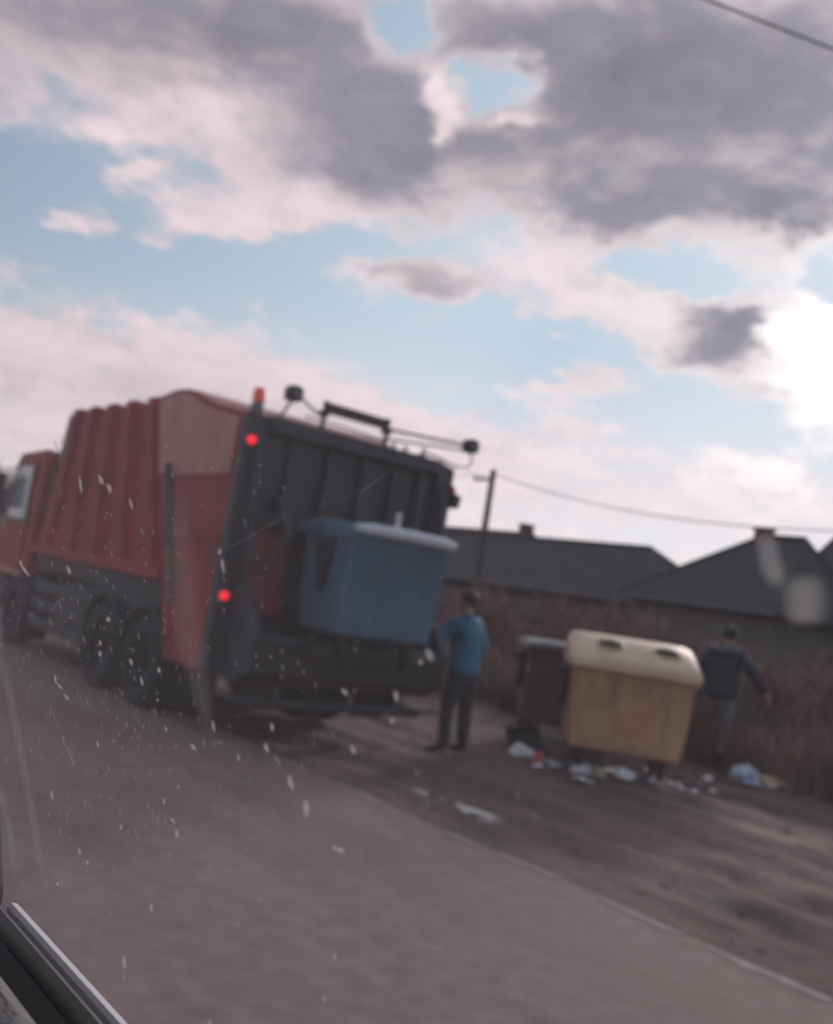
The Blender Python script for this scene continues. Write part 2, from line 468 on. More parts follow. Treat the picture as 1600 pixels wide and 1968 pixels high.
# ------------------------------------------------------------------ setting: ground, verge, road
def ground_mat(name, c1, c2, scale, rough=.9, bump=.6, c3=None, wet=False):
    m = bpy.data.materials.new(name); m.use_nodes = True
    t = m.node_tree; p = t.nodes['Principled BSDF']
    co = t.nodes.new('ShaderNodeTexCoord')

    def nz(sc, det=8, st=None):
        n = t.nodes.new('ShaderNodeTexNoise'); n.inputs['Scale'].default_value = sc; n.inputs['Detail'].default_value = det
        n.inputs['Roughness'].default_value = .65
        if st:
            mp = t.nodes.new('ShaderNodeMapping'); mp.inputs['Scale'].default_value = st
            t.links.new(co.outputs['Object'], mp.inputs[0]); t.links.new(mp.outputs[0], n.inputs['Vector'])
        else:
            t.links.new(co.outputs['Object'], n.inputs['Vector'])
        return n.outputs['Fac']

    def ramp(f, a, b, p0, p1):
        r = t.nodes.new('ShaderNodeValToRGB'); r.color_ramp.elements[0].position = p0; r.color_ramp.elements[1].position = p1
        r.color_ramp.elements[0].color = (*a, 1); r.color_ramp.elements[1].color = (*b, 1); t.links.new(f, r.inputs[0]); return r.outputs[0]

    base = ramp(nz(scale, 9, (2.2, .5, 1)), c1, c2, .36, .66)
    fine = ramp(nz(scale * 14, 5), (.72, .72, .72), (1.2, 1.2, 1.2), .3, .7)
    mx = t.nodes.new('ShaderNodeMix'); mx.data_type = 'RGBA'; mx.blend_type = 'MULTIPLY'; mx.inputs[0].default_value = 1
    t.links.new(base, mx.inputs[6]); t.links.new(fine, mx.inputs[7])
    out = mx.outputs[2]
    if c3:
        m2 = t.nodes.new('ShaderNodeMix'); m2.data_type = 'RGBA'
        f = ramp(nz(scale * .45, 6, (1.6, .35, 1)), (0, 0, 0), (1, 1, 1), .52, .68)
        t.links.new(f, m2.inputs[0]); t.links.new(out, m2.inputs[6]); m2.inputs[7].default_value = (*c3, 1)
        out = m2.outputs[2]
    t.links.new(out, p.inputs['Base Color'])
    p.inputs['Roughness'].default_value = rough
    p.inputs['Specular IOR Level'].default_value = .3
    if wet:
        rr = t.nodes.new('ShaderNodeMapRange'); t.links.new(nz(scale * .8, 5, (1.5, .5, 1)), rr.inputs['Value'])
        rr.inputs['From Min'].default_value = .35; rr.inputs['From Max'].default_value = .6
        rr.inputs['To Min'].default_value = .74; rr.inputs['To Max'].default_value = rough
        t.links.new(rr.outputs[0], p.inputs['Roughness'])
    b = t.nodes.new('ShaderNodeBump'); b.inputs['Strength'].default_value = bump; b.inputs['Distance'].default_value = .02
    t.links.new(nz(scale * 9, 8), b.inputs['Height']); t.links.new(b.outputs[0], p.inputs['Normal'])
    return m


ASPH = ground_mat('asphalt', (.205, .134, .120), (.278, .190, .172), .55, .88, .2, (.242, .157, .138))
MUD = ground_mat('mud', (.105, .064, .054), (.205, .130, .112), 1.5, .98, 1.0, (.062, .041, .036), wet=True)
SOIL = ground_mat('field_soil', (.055, .040, .034), (.095, .070, .058), .25, .95, .6)

tag(MB().add([(-1500, -1500, -.16), (1500, -1500, -.16), (1500, 1500, -.16), (-1500, 1500, -.16)], [(0, 1, 2, 3)]).build('ground', SOIL), kind='structure')

EDGE_X = 4.93


def edge_x(y):
    return EDGE_X + .05 * fbm(y, 3.1, .9, 2, 3) + .018 * mnoise.noise(Vector((y * 7, 1.7, 4)))


rb = MB()
ys = np.concatenate([np.linspace(-400, -6, 40), np.arange(-5.9, 24, .1), np.linspace(24.2, 500, 60)])
vv, ff = [], []
for y in ys:
    ex = edge_x(y)
    for x, z in ((-2.35, -.15), (-2.3, -.01), (1.2, .02), (ex - .35, .0), (ex - .02, -.012), (ex + .03, -.09)):
        vv.append((x, y, z))
for i in range(len(ys) - 1):
    for k in range(5):
        ff.append((i * 6 + k, i * 6 + k + 1, (i + 1) * 6 + k + 1, (i + 1) * 6 + k))
road = tag(rb.add(vv, ff).build('road', ASPH), kind='structure')

def rz_(x, y):
    ex = edge_x(y)
    return -.012 * max(0, (x - ex + .35) / .33) + .0045


# worn edge paint left in patches along the asphalt edge
for y0, y1, w in ((4.62, 5.0, .05), (3.98, 4.5, .06), (3.05, 3.62, .07), (2.2, 2.9, .08), (5.6, 6.4, .05), (6.9, 7.3, .04), (1.1, 1.9, .08)):
    b = MB(); n = 10; v = []
    for i in range(n + 1):
        y = y0 + (y1 - y0) * i / n
        e = edge_x(y) - .05; t = math.sin(math.pi * (i + .4) / (n + .8)) ** .5
        ww = w * (.35 + 1.3 * abs(mnoise.noise(Vector((y * 9, 2, 9))))) * t
        v += [(e - ww - .02, y, rz_(e - ww - .02, y)), (e + .03, y, rz_(e + .03, y))]
    b.add(v, [(2 * i, 2 * i + 1, 2 * i + 3, 2 * i + 2) for i in range(n)]).build('edge_line', PAINTW, road)


def verge_z(x, y):
    """rutted mud shoulder: soft ruts that run with the road, bumps, a slow rise towards the weeds"""
    z = -.075 + .012 * (x - 5)
    for cx, w, d in ((5.75, .20, .030), (6.55, .16, .018), (7.55, .2, .030), (8.5, .15, .016), (9.6, .25, .020)):
        c = cx + .16 * math.sin(y * .55 + cx * 2) + .1 * fbm(y, cx, .4, 5, 2)
        q = (x - c) / w
        z -= d * math.exp(-q * q); z += d * .55 * math.exp(-((abs(x - c) - 1.7 * w) / (.7 * w)) ** 2)
    z += .022 * fbm(x * 1.3, y * .7, .8, 1, 4) + .030 * fbm(x, y, 3.0, 3, 5)
    if x > 10.2:
        z += .10 * min(1, (x - 10.2) / 1.2)
    k = max(0, min(1, (x - 4.9) / .5))
    return -.05 * (1 - k) + z * k


xs = np.concatenate([np.arange(4.75, 11.4, .07), np.arange(11.5, 16, .3), np.linspace(16.5, 60, 25)])
ys = np.concatenate([np.linspace(-60, -3, 24), np.arange(-2.5, 2, .25), np.arange(2, 14, .09), np.arange(14.2, 24, .4), np.linspace(25, 120, 30)])
vv, ff = [], []
nx = len(xs)
for y in ys:
    for x in xs:
        fz = verge_z(x, y)
        vv.append((x, y, fz))
for j in range(len(ys) - 1):
    for i in range(nx - 1):
        ff.append((j * nx + i, j * nx + i + 1, (j + 1) * nx + i + 1, (j + 1) * nx + i))
vme = bpy.data.meshes.new('verge'); vme.from_pydata(vv, [], ff); vme.materials.append(MUD); vme.materials.append(SOIL)
sm = np.ones(len(ff), bool); vme.polygons.foreach_set('use_smooth', sm)
mi = np.zeros(len(ff), int)
for k, f in enumerate(ff):
    c = vv[f[0]]
    if c[0] > 10.7 + .35 * fbm(c[0], c[1], .7, 8, 3):
        mi[k] = 1
vme.polygons.foreach_set('material_index', mi)
verge = bpy.data.objects.new('verge', vme); COL.objects.link(verge); tag(verge, kind='structure')


def gz(x, y):
    return verge_z(x, y) if x > 4.9 else .005


# thin water standing in the ruts
WATER = mat('puddle_water', (.05, .045, .045), .06, var=.2, scale=2, spec=.8, bump=.03, bscale=10)
MURKY = mat('murky_water', (.085, .066, .060), .20, scale=5, col2=(.14, .115, .108), spec=.7, bump=.05, bscale=10)
def puddle(cx, cy, lx, ly, rot, seed, dz=.012, m=None):
    b = MB(); n = 40; v = []
    zs = []
    for k in range(n):
        a = 2 * math.pi * k / n
        r = 1 + .35 * fbm(math.cos(a) * 1.3, math.sin(a) * 1.3, 1.2, seed, 3)
        x, y = lx * r * math.cos(a), ly * r * math.sin(a)
        x, y = x * math.cos(rot) - y * math.sin(rot), x * math.sin(rot) + y * math.cos(rot)
        v.append((cx + x, cy + y)); zs.append(verge_z(cx + x * .5, cy + y * .5))
    z = sum(zs) / n + dz
    b.add([(x, y, z) for x, y in v], [tuple(range(n))])
    return tag(b.build('puddle', m or WATER), kind='structure')


puddle(5.62, 6.0, .20, .40, .25, 3, -.004, MURKY)
puddle(5.72, 5.42, .22, .32, -.1, 23, -.002, MURKY)
puddle(6.35, 4.85, .18, .45, .3, 11, -.006, MURKY)

# clods of mud thrown up by wheels
cd = MB()
for k in range(420):
    x, y = random.uniform(5.05, 10.7), random.uniform(1.5, 12)
    r = random.choice((.010, .014, .018, .024)) * random.uniform(.6, 1.1)
    t = MB().ball((0, 0, 0), r, seg=7, rings=4)
    v = [(x + p[0] * random.uniform(.8, 1.5), y + p[1] * random.uniform(.8, 1.5), gz(x, y) + p[2] * .4 + r * .02) for p in t.v]
    cd.add(v, t.f)
tag(cd.build('mud_clods', MUD, smooth=True), 'brown clods of mud strewn along the rutted shoulder', 'mud', kind='stuff')
# loose stones on the shoulder
st = MB()
for k in range(500):
    x, y = random.uniform(5.0, 10.6), random.uniform(1.2, 12)
    r = random.choice((.006, .008, .010, .013, .02)) * random.uniform(.7, 1.2)
    t = MB().ball((0, 0, 0), r, seg=6, rings=4)
    a = random.uniform(.7, 1.4)
    v = [(x + p[0] * a * random.uniform(.8, 1.2), y + p[1] * random.uniform(.8, 1.2), gz(x, y) + p[2] * .6 + r * .2) for p in t.v]
    st.add(v, t.f)
tag(st.build('gravel', STONE), 'small grey stones scattered over the muddy shoulder', 'gravel', kind='stuff')

# ------------------------------------------------------------------ garbage truck
T = empty('garbage_truck', (5.5865, 7.8669, -.03), -R(2.34),
          'dirty red garbage truck with ribbed body, dark open tail and lit red lamps', 'garbage truck')
Z0 = .03   # heights below were measured from the road
def tb(): return MB()

# ribbed container body: side walls, roof, floor and front wall as one shell, ribs on top of it
prof_side = [(1.22, 1.37), (2.16, 3.27), (5.40, 3.27), (5.86, 1.37)]
body = tb().prism(prof_side, -1.17, 1.17).build('container_body', RED, T, bevel=.02)
tb().prism([(5.20, 2.78), (5.08, 3.29), (5.43, 3.29), (5.58, 2.62)], -1.185, 1.185).build('front_cap', GREYP, body)
for s in (-1, 1):
    # seam lines of the body follow the slanted tailgate joint: ribs lean a little less towards the front
    for k, yt in enumerate((2.44, 3.10, 3.75, 4.40, 5.02)):
        yb = 1.64 + k * .90
        w = .13
        p = [(yb - w, 1.44), (yt - w * .8, 3.36), (yt + w * .8, 3.36), (yb + w, 1.44)]
        q = MB()
        x0, x1 = s * 1.172, s * 1.25
        n = 4
        inner = [(x0, y, z) for y, z in p]
        pin = [(yb - w * .55, 1.48), (yt - w * .45, 3.335), (yt + w * .45, 3.335), (yb + w * .55, 1.48)]
        outer = [(x1, y, z) for y, z in pin]
        q.add(inner + outer, [(0, 1, 2, 3), (7, 6, 5, 4)] + [(i, (i + 1) % 4, 4 + (i + 1) % 4, 4 + i) for i in range(4)])
        q.build('rib', RED, body)
    tb().box(min(s * 1.172, s * 1.262), max(s * 1.172, s * 1.262), 1.30, 5.84, 1.35, 1.47).build('lower_rail', RED, body, bevel=.01)
for y in (2.44, 3.10, 3.75, 4.40, 5.02):
    tb().prism([(y - .12, 3.268), (y - .07, 3.36), (y + .07, 3.36), (y + .12, 3.268)], -1.2, 1.2).build('roof_rib', RED, body)

# tailgate: two cheeks, curved roof, raised upper plates whose paler red paints in sky reflection
cheek = [(2.20, 3.33), (1.72, 3.385), (1.40, 3.37), (.86, 3.20), (.02, 3.06), (.06, 2.0), (.10, 1.19), (.14, .62), (.86, .62), (1.22, 1.37)]
tg = empty('tailgate'); tg.parent = T
for s in (-1, 1):
    x0, x1 = sorted((s * 1.25, s * 1.16))
    c = tb().prism(cheek, x0, x1).build('side_cheek', RED, tg, bevel=.012)
    x0, x1 = sorted((s * 1.251, s * 1.268))
    tb().prism([(2.10, 3.28), (1.70, 3.34), (1.40, 3.33), (.86, 3.15), (.10, 3.00), (.10, 2.46), (.95, 2.44), (1.76, 2.46)], x0, x1).build('skylit_cheek_plate', RED_PALE, tg, bevel=.006)
    tb().prism([(1.42, 2.38), (1.58, 2.43), (1.02, 1.30), (.90, .80), (.76, .80)], x0, x1 if s > 0 else x1).build('cheek_stiffener', RED, tg, bevel=.006)
    # dark slot and hydraulic ram of the tailgate lift
    xr = s * 1.285
    tb().tube([(xr, 1.50, 2.55), (xr, 1.12, 1.72)], .045, 10).build('lift_ram', DARK2, tg, smooth=True, angle=40)
    tb().tube([(xr, 1.12, 1.72), (xr, .86, 1.16)], .026, 8).build('ram_rod', GREYP, tg, smooth=True, angle=40)
    x0, x1 = sorted((s * 1.251, s * 1.272))
    tb().prism([(.12, 1.92), (.12, 1.84), (1.20, 1.80), (1.24, 1.90)], x0, x1).build('cheek_band', RED, tg)
    # rear edge post
    x0, x1 = sorted((s * 1.26, s * 1.04))
    tb().prism([(-.06, .66), (.09, .66), (.045, 3.04), (-.08, 3.02)], x0, x1).build('rear_post', DARK, tg, bevel=.015)
tb().prism([(2.20, 3.335), (1.72, 3.39), (1.40, 3.375), (.86, 3.205), (.02, 3.065), (.02, 3.02), (.86, 3.15), (1.40, 3.31), (2.20, 3.27)], -1.158, 1.158).build('tailgate_roof', RED_PALE, tg)
# rear upper panel, a cross beam, packing plate and stiffening ribs
tb().prism([(.02, 2.02), (.10, 2.02), (.10, 3.06), (-.03, 3.06)], -1.038, 1.038).build('rear_panel', DARK, tg, bevel=.01)
tb().box(-1.04, 1.04, -.14, .02, 2.90, 3.06).build('cross_beam', DARK, tg, bevel=.02)
tb().box(-1.04, 1.04, -.12, .02, 2.02, 2.14).build('cross_beam', DARK2, tg, bevel=.02)
for x in (-.72, -.3, .12, .5, .85):
    tb().prism([(-.085, 2.14), (.0, 2.14), (-.035, 2.90), (-.085, 2.90)], x - .045, x + .045).build('panel_rib', DARK2, tg, bevel=.008)
tb().prism([(-.02, 1.32), (.06, 1.28), (.50, 2.05), (.42, 2.1)], -1.0, 1.0).build('packing_plate', DARK2, tg, bevel=.01)
tb().prism([(-.05, 1.22), (.02, 1.18), (.06, 2.0), (-.01, 2.01)], -.98, -.56).build('inner_panel', REDD, tg, bevel=.01)
tb().prism([(-.05, 1.22), (.02, 1.18), (.06, 2.0), (-.01, 2.01)], .56, .98).build('inner_panel', REDD, tg, bevel=.01)
# hopper tub that sticks out at the back
hop = [(.16, .60), (-.35, .60), (-.58, .72), (-.64, 1.02), (-.58, 1.08), (-.52, .80), (-.30, .68), (.16, .68)]
tb().prism(hop, -1.02, 1.02).build('hopper', DARK2, tg, bevel=.01)
for s in (-1, 1):
    x0, x1 = sorted((s * 1.022, s * 1.10))
    tb().prism([(.14, .60), (-.35, .60), (-.58, .72), (-.64, 1.05), (-.40, 1.35), (-.06, 1.50), (.10, 1.5)], x0, x1).build('hopper_side', DARK, tg, bevel=.01)
    # bin lifting arm with its ram and hook
    a = tb().prism([(-.02, 2.30), (-.10, 2.34), (-.34, 2.06), (-.44, 1.94), (-.40, 1.88), (-.26, 1.97)], s * .80 - .035, s * .80 + .035).build('lifting_arm', DARK, tg, bevel=.008)
    tb().tube([(s * .80, -.06, 1.62), (s * .80, -.30, 1.98)], .03, 8).build('arm_ram', GREYP, tg, smooth=True, angle=40)
    tb().tube([(s * 1.12, -.10, 2.78), (s * 1.10, -.32, 1.30)], [.05, .03], 10).build('packer_ram', DARK2, tg, smooth=True, angle=40)
tb().box(-.62, .62, -.72, -.65, .92, 1.06).build('lifting_comb', DARK2, tg, bevel=.01)
for k in range(9):
    x = -.56 + k * .14
    tb().prism([(-.72, 1.06), (-.65, 1.06), (-.67, 1.14), (-.70, 1.14)], x - .025, x + .025).build('comb_tooth', DARK2, tg)
tb().tube([(-.95, -.45, .45), (.95, -.45, .45)], .05, 10).build('rear_bumper', CHASS, T, smooth=True, angle=40)
for s in (-1, 1):
    tb().box(s * .7 - .04, s * .7 + .04, -.46, .1, .42, .62).build('bumper_bracket', CHASS, T)
    tb().box(s * 1.02 - .19, s * 1.02 + .19, -.62, -.28, .47, .50).build('footboard', DARK2, T, bevel=.006)
    tb().box(s * 1.02 - .2, s * 1.02 + .2, .50, .515, .22, .78).build('mud_flap', RUBBER, T)


def lamp(x, y, z, r, m, name, parent=T, l=.05):
    b = tb().lathe([(1e-4, -l - .014), (r * .5, -l - .011), (r * .88, -l), (r, -l * .5), (r, 0), (1e-4, 0)], (x, y, z), 'y', 16)
    o = b.build(name, m, parent, smooth=True, angle=50)
    tb().lathe([(r, -.02), (r * 1.16, -.02), (r * 1.16, .0), (r, .0)], (x, y, z), 'y', 16).build('lamp_rim', BLACKP, o, smooth=True, angle=40)
    return o


lamp(-1.205, -.08, 2.79, .042, LAMP, 'tail_lamp')
lamp(-1.20, -.065, 1.34, .042, LAMP, 'tail_lamp')
lamp(1.235, -.08, 2.79, .046, LAMPD, 'tail_lamp')
lamp(1.20, -.065, 1.34, .046, LAMPD, 'tail_lamp')
lamp(-.46, -.66, 1.0, .03, LAMPD, 'reflector', l=.012)
# side box on the far post
tb().prism([(1.262, 2.60), (1.34, 2.60), (1.36, 2.73), (1.262, 2.76)], -.14, .02, 'y').build('side_box', DARK, T, bevel=.008)
# beacon
bb = tb().lathe([(.075, 0), (.07, .07), (.055, .09), (.055, .12), (1e-4, .12)], (-1.14, .02, 3.05), 'z', 18).build('beacon_base', GREYP, T, smooth=True, angle=40)
tb().lathe([(.058, .0), (.062, .02), (.060, .11), (.050, .135), (1e-4, .14)], (-1.14, .02, 3.168), 'z', 18).build('beacon_lens', BEACON, bb, smooth=True, angle=50)
# roof rail with work lamps and the folded board
def worklamp(x, z, y=.0):
    o = tb().prism([(x - .065, z - .06), (x + .065, z - .06), (x + .075, z + .05), (x + .03, z + .085), (x - .05, z + .085), (x - .075, z + .04)], y - .08, y + .06, 'y').build('work_lamp', BLACKP, T, bevel=.012)
    tb().lathe([(1e-4, -.012), (.045, -.010), (.05, 0)], (x, y - .081, z + .01), 'y', 14).build('lamp_glass', GREYP, o)
    return o


worklamp(-.80, 3.325)
worklamp(1.48, 3.31)
tb().tube([(-.80, .02, 3.26), (-.86, .02, 3.14), (-.92, .02, 3.04)], .014, 6).build('lamp_stalk', DARK, T)
tb().tube([(-.74, .02, 3.36), (-.62, .02, 3.28), (-.50, .02, 3.22), (-.44, .02, 3.26)], .012, 6).build('cable', BLACKP, T)
tb().box(-.42, .34, -.05, .03, 3.245, 3.345).build('folded_board', DARK2, T, bevel=.012)
for x in (-.43, .34):
    tb().tube([(x, -.01, 3.04), (x, -.01, 3.36)], .024, 8).build('board_leg', DARK, T)
    tb().box(x - .045, x + .045, -.04, .04, 3.20, 3.255).build('board_clamp', DARK, T, bevel=.008)
tb().tube([(-.62, .02, 3.16), (-.2, .02, 3.155), (.36, .02, 3.13)], .010, 6).build('roof_rail', DARK, T)
tb().tube([(.36, -.01, 3.255), (.9, -.01, 3.285), (1.40, -.01, 3.315)], .016, 6).build('roof_rail', DARK, T)
tb().tube([(.30, -.01, 3.14), (.9, -.01, 3.21), (1.46, -.01, 3.26)], .011, 6).build('roof_rail', DARK, T)
tb().tube([(1.50, .0, 3.25), (1.54, .0, 3.17), (1.50, .0, 3.09), (1.36, .0, 3.06), (1.2, .0, 3.08), (1.0, .0, 3.12), (.80, .0, 3.09)], .011, 6).build('cable', BLACKP, T)
for x in (.46, .62, .86):
    tb().tube([(x, .0, 3.05), (x, .0, 3.15 + .02 * math.sin(x * 9))], .018, 6).build('rail_post', DARK, T)

# chassis
for s in (-1, 1):
    x0, x1 = sorted((s * .38, s * .47))
    tb().box(x0, x1, .3, 7.1, .86, 1.14).build('chassis_rail', CHASS, T)
tb().box(-1.14, 1.14, 1.3, 5.75, 1.15, 1.348).build('subframe', CHASS, T)
tb().box(-1.12, -.55, 3.42, 4.45, .50, 1.08).build('fuel_tank', CHASS, T, bevel=.06)
tb().box(.55, 1.12, 3.42, 4.45, .50, 1.08).build('tool_box', CHASS, T, bevel=.04)
tb().tube([(0, .3, .95), (0, 7.0, .95)], .07, 8).build('drive_shaft', CHASS, T)
for s in (-1, 1):
    x0, x1 = sorted((s * 1.13, s * 1.16))
    tb().box(x0, x1, .9, 3.3, 1.0, 1.14).build('side_skirt', CHASS, T)
    for z in (.38, .62, .86):
        tb().box(x0, x1, 3.40, 5.62, z, z + .15).build('side_guard', CHASS, T, bevel=.006)
    for y in (3.6, 4.6, 5.4):
        tb().box(*sorted((s * 1.09, s * 1.129)), y, y + .08, .38, 1.14).build('guard_post', CHASS, T)
    tb().box(*sorted((s * .86, s * 1.20)), 3.30, 3.315, .16, .80).build('mud_flap', RUBBER, T)
    tb().box(*sorted((s * .86, s * 1.20)), 5.68, 5.695, .16, .80).build('mud_flap', RUBBER, T)
tb().box(-.8, .8, 3.5, 5.5, .55, .84).build('gearbox', CHASS, T, bevel=.05)


def wheel(x, y, s, r=.50, dual=True):
    w = .27
    e = empty('wheel', (x, y, r)); e.parent = T
    p = [(r * .58, -w / 2), (r * .86, -w / 2 - .012), (r * .965, -w / 2 + .02), (r, -w / 2 + .06), (r, w / 2 - .06), (r * .965, w / 2 - .02), (r * .86, w / 2 + .012), (r * .58, w / 2)]
    tb().lathe(p, (0, 0, 0), 'x', 32).build('tyre', RUBBER, e, smooth=True, angle=35)
    o = -s * .04
    q = [(1e-4, s * .0 + o), (.13, o), (.14, o + s * .08), (.20, o + s * .09), (.24, o + s * .02), (.27, o + s * .05), (.295, o + s * .15)]
    tb().lathe(q, (0, 0, 0), 'x', 24).build('rim', RIM, e, smooth=True, angle=40)
    if dual:
        tb().lathe(p, (-s * .31, 0, 0), 'x', 28).build('inner_tyre', RUBBER, e, smooth=True, angle=35)
    return e


for s in (-1, 1):
    wheel(s * 1.08, 1.52, s); wheel(s * 1.08, 2.74, s); wheel(s * 1.08, 6.30, s, dual=False)
    for y in (1.52, 2.74, 6.30):
        arc = [(y + .60 * math.cos(a), .50 + .60 * math.sin(a)) for a in np.linspace(R(15), R(165), 12)]
        arc += [(y + .565 * math.cos(a), .50 + .565 * math.sin(a)) for a in np.linspace(R(165), R(15), 12)]
        x0, x1 = sorted((s * 1.24, s * .84))
        tb().prism(arc, x0, x1).build('mudguard', CHASS, T)
tb().box(-.9, .9, 1.46, 1.58, .42, .58).build('rear_axle', CHASS, T)
tb().box(-.9, .9, 2.68, 2.80, .42, .58).build('rear_axle', CHASS, T)
tb().box(-.9, .9, 6.25, 6.35, .42, .55).build('front_axle', CHASS, T)

# cab
cabp = [(5.66, .92), (7.32, .92), (7.36, 1.55), (7.12, 2.66), (6.98, 2.80), (5.78, 2.84), (5.64, 2.74)]
cab = tb().prism(cabp, -1.20, 1.20).build('cab', RED, T, bevel=.05)
cab.location.y = .40
for s in (-1, 1):
    x0, x1 = sorted((s * 1.203, s * 1.225))
    d = tb().prism([(5.96, 1.0), (7.06, 1.0), (7.08, 1.62), (6.86, 2.66), (5.96, 2.66)], x0, x1).build('door', RED, cab, bevel=.01)
    x0, x1 = sorted((s * 1.226, s * 1.236))
    tb().prism([(6.0, 1.74), (7.02, 1.74), (6.84, 2.62), (6.0, 2.62)], x0, x1).build('window_frame', BLACKP, cab)
    x0, x1 = sorted((s * 1.2365, s * 1.242))
    tb().prism([(6.06, 1.80), (6.92, 1.80), (6.78, 2.57), (6.06, 2.57)], x0, x1).build('side_window', CABGLASS, cab)
    x0, x1 = sorted((s * 1.226, s * 1.245))
    tb().box(x0, x1, 6.05, 6.2, 1.55, 1.6).build('door_handle', BLACKP, cab, bevel=.005)
    x0, x1 = sorted((s * 1.30, s * 1.48))
    tb().box(x0, x1, 7.1, 7.18, 1.95, 2.45).build('mirror', BLACKP, cab, bevel=.02)
    tb().tube([(s * 1.2, 7.0, 2.55), (s * 1.4, 7.12, 2.52), (s * 1.4, 7.14, 2.2)], .014, 6).build('mirror_arm', BLACKP, cab)
    x0, x1 = sorted((s * 1.202, s * 1.24))
    tb().box(x0, x1, 5.70, 7.3, .98, 1.08).build('cab_band', RED_PALE, cab, bevel=.01)
    tb().box(*sorted((s * .80, s * 1.22)), 6.95, 7.6, .45, .9).build('cab_step', CHASS, T, bevel=.02)
tb().prism([(7.345, 1.62), (7.36, 1.62), (7.14, 2.62), (7.125, 2.62)], -1.06, 1.06).build('windscreen', CABGLASS, cab)
tb().box(-1.2, 1.2, 7.6, 7.84, .50, .9).build('front_bumper', GREYP, T, bevel=.04)
tb().box(-1.1, 1.1, 5.90, 5.98, 1.36, 2.62).build('cab_gap_frame', CHASS, T)

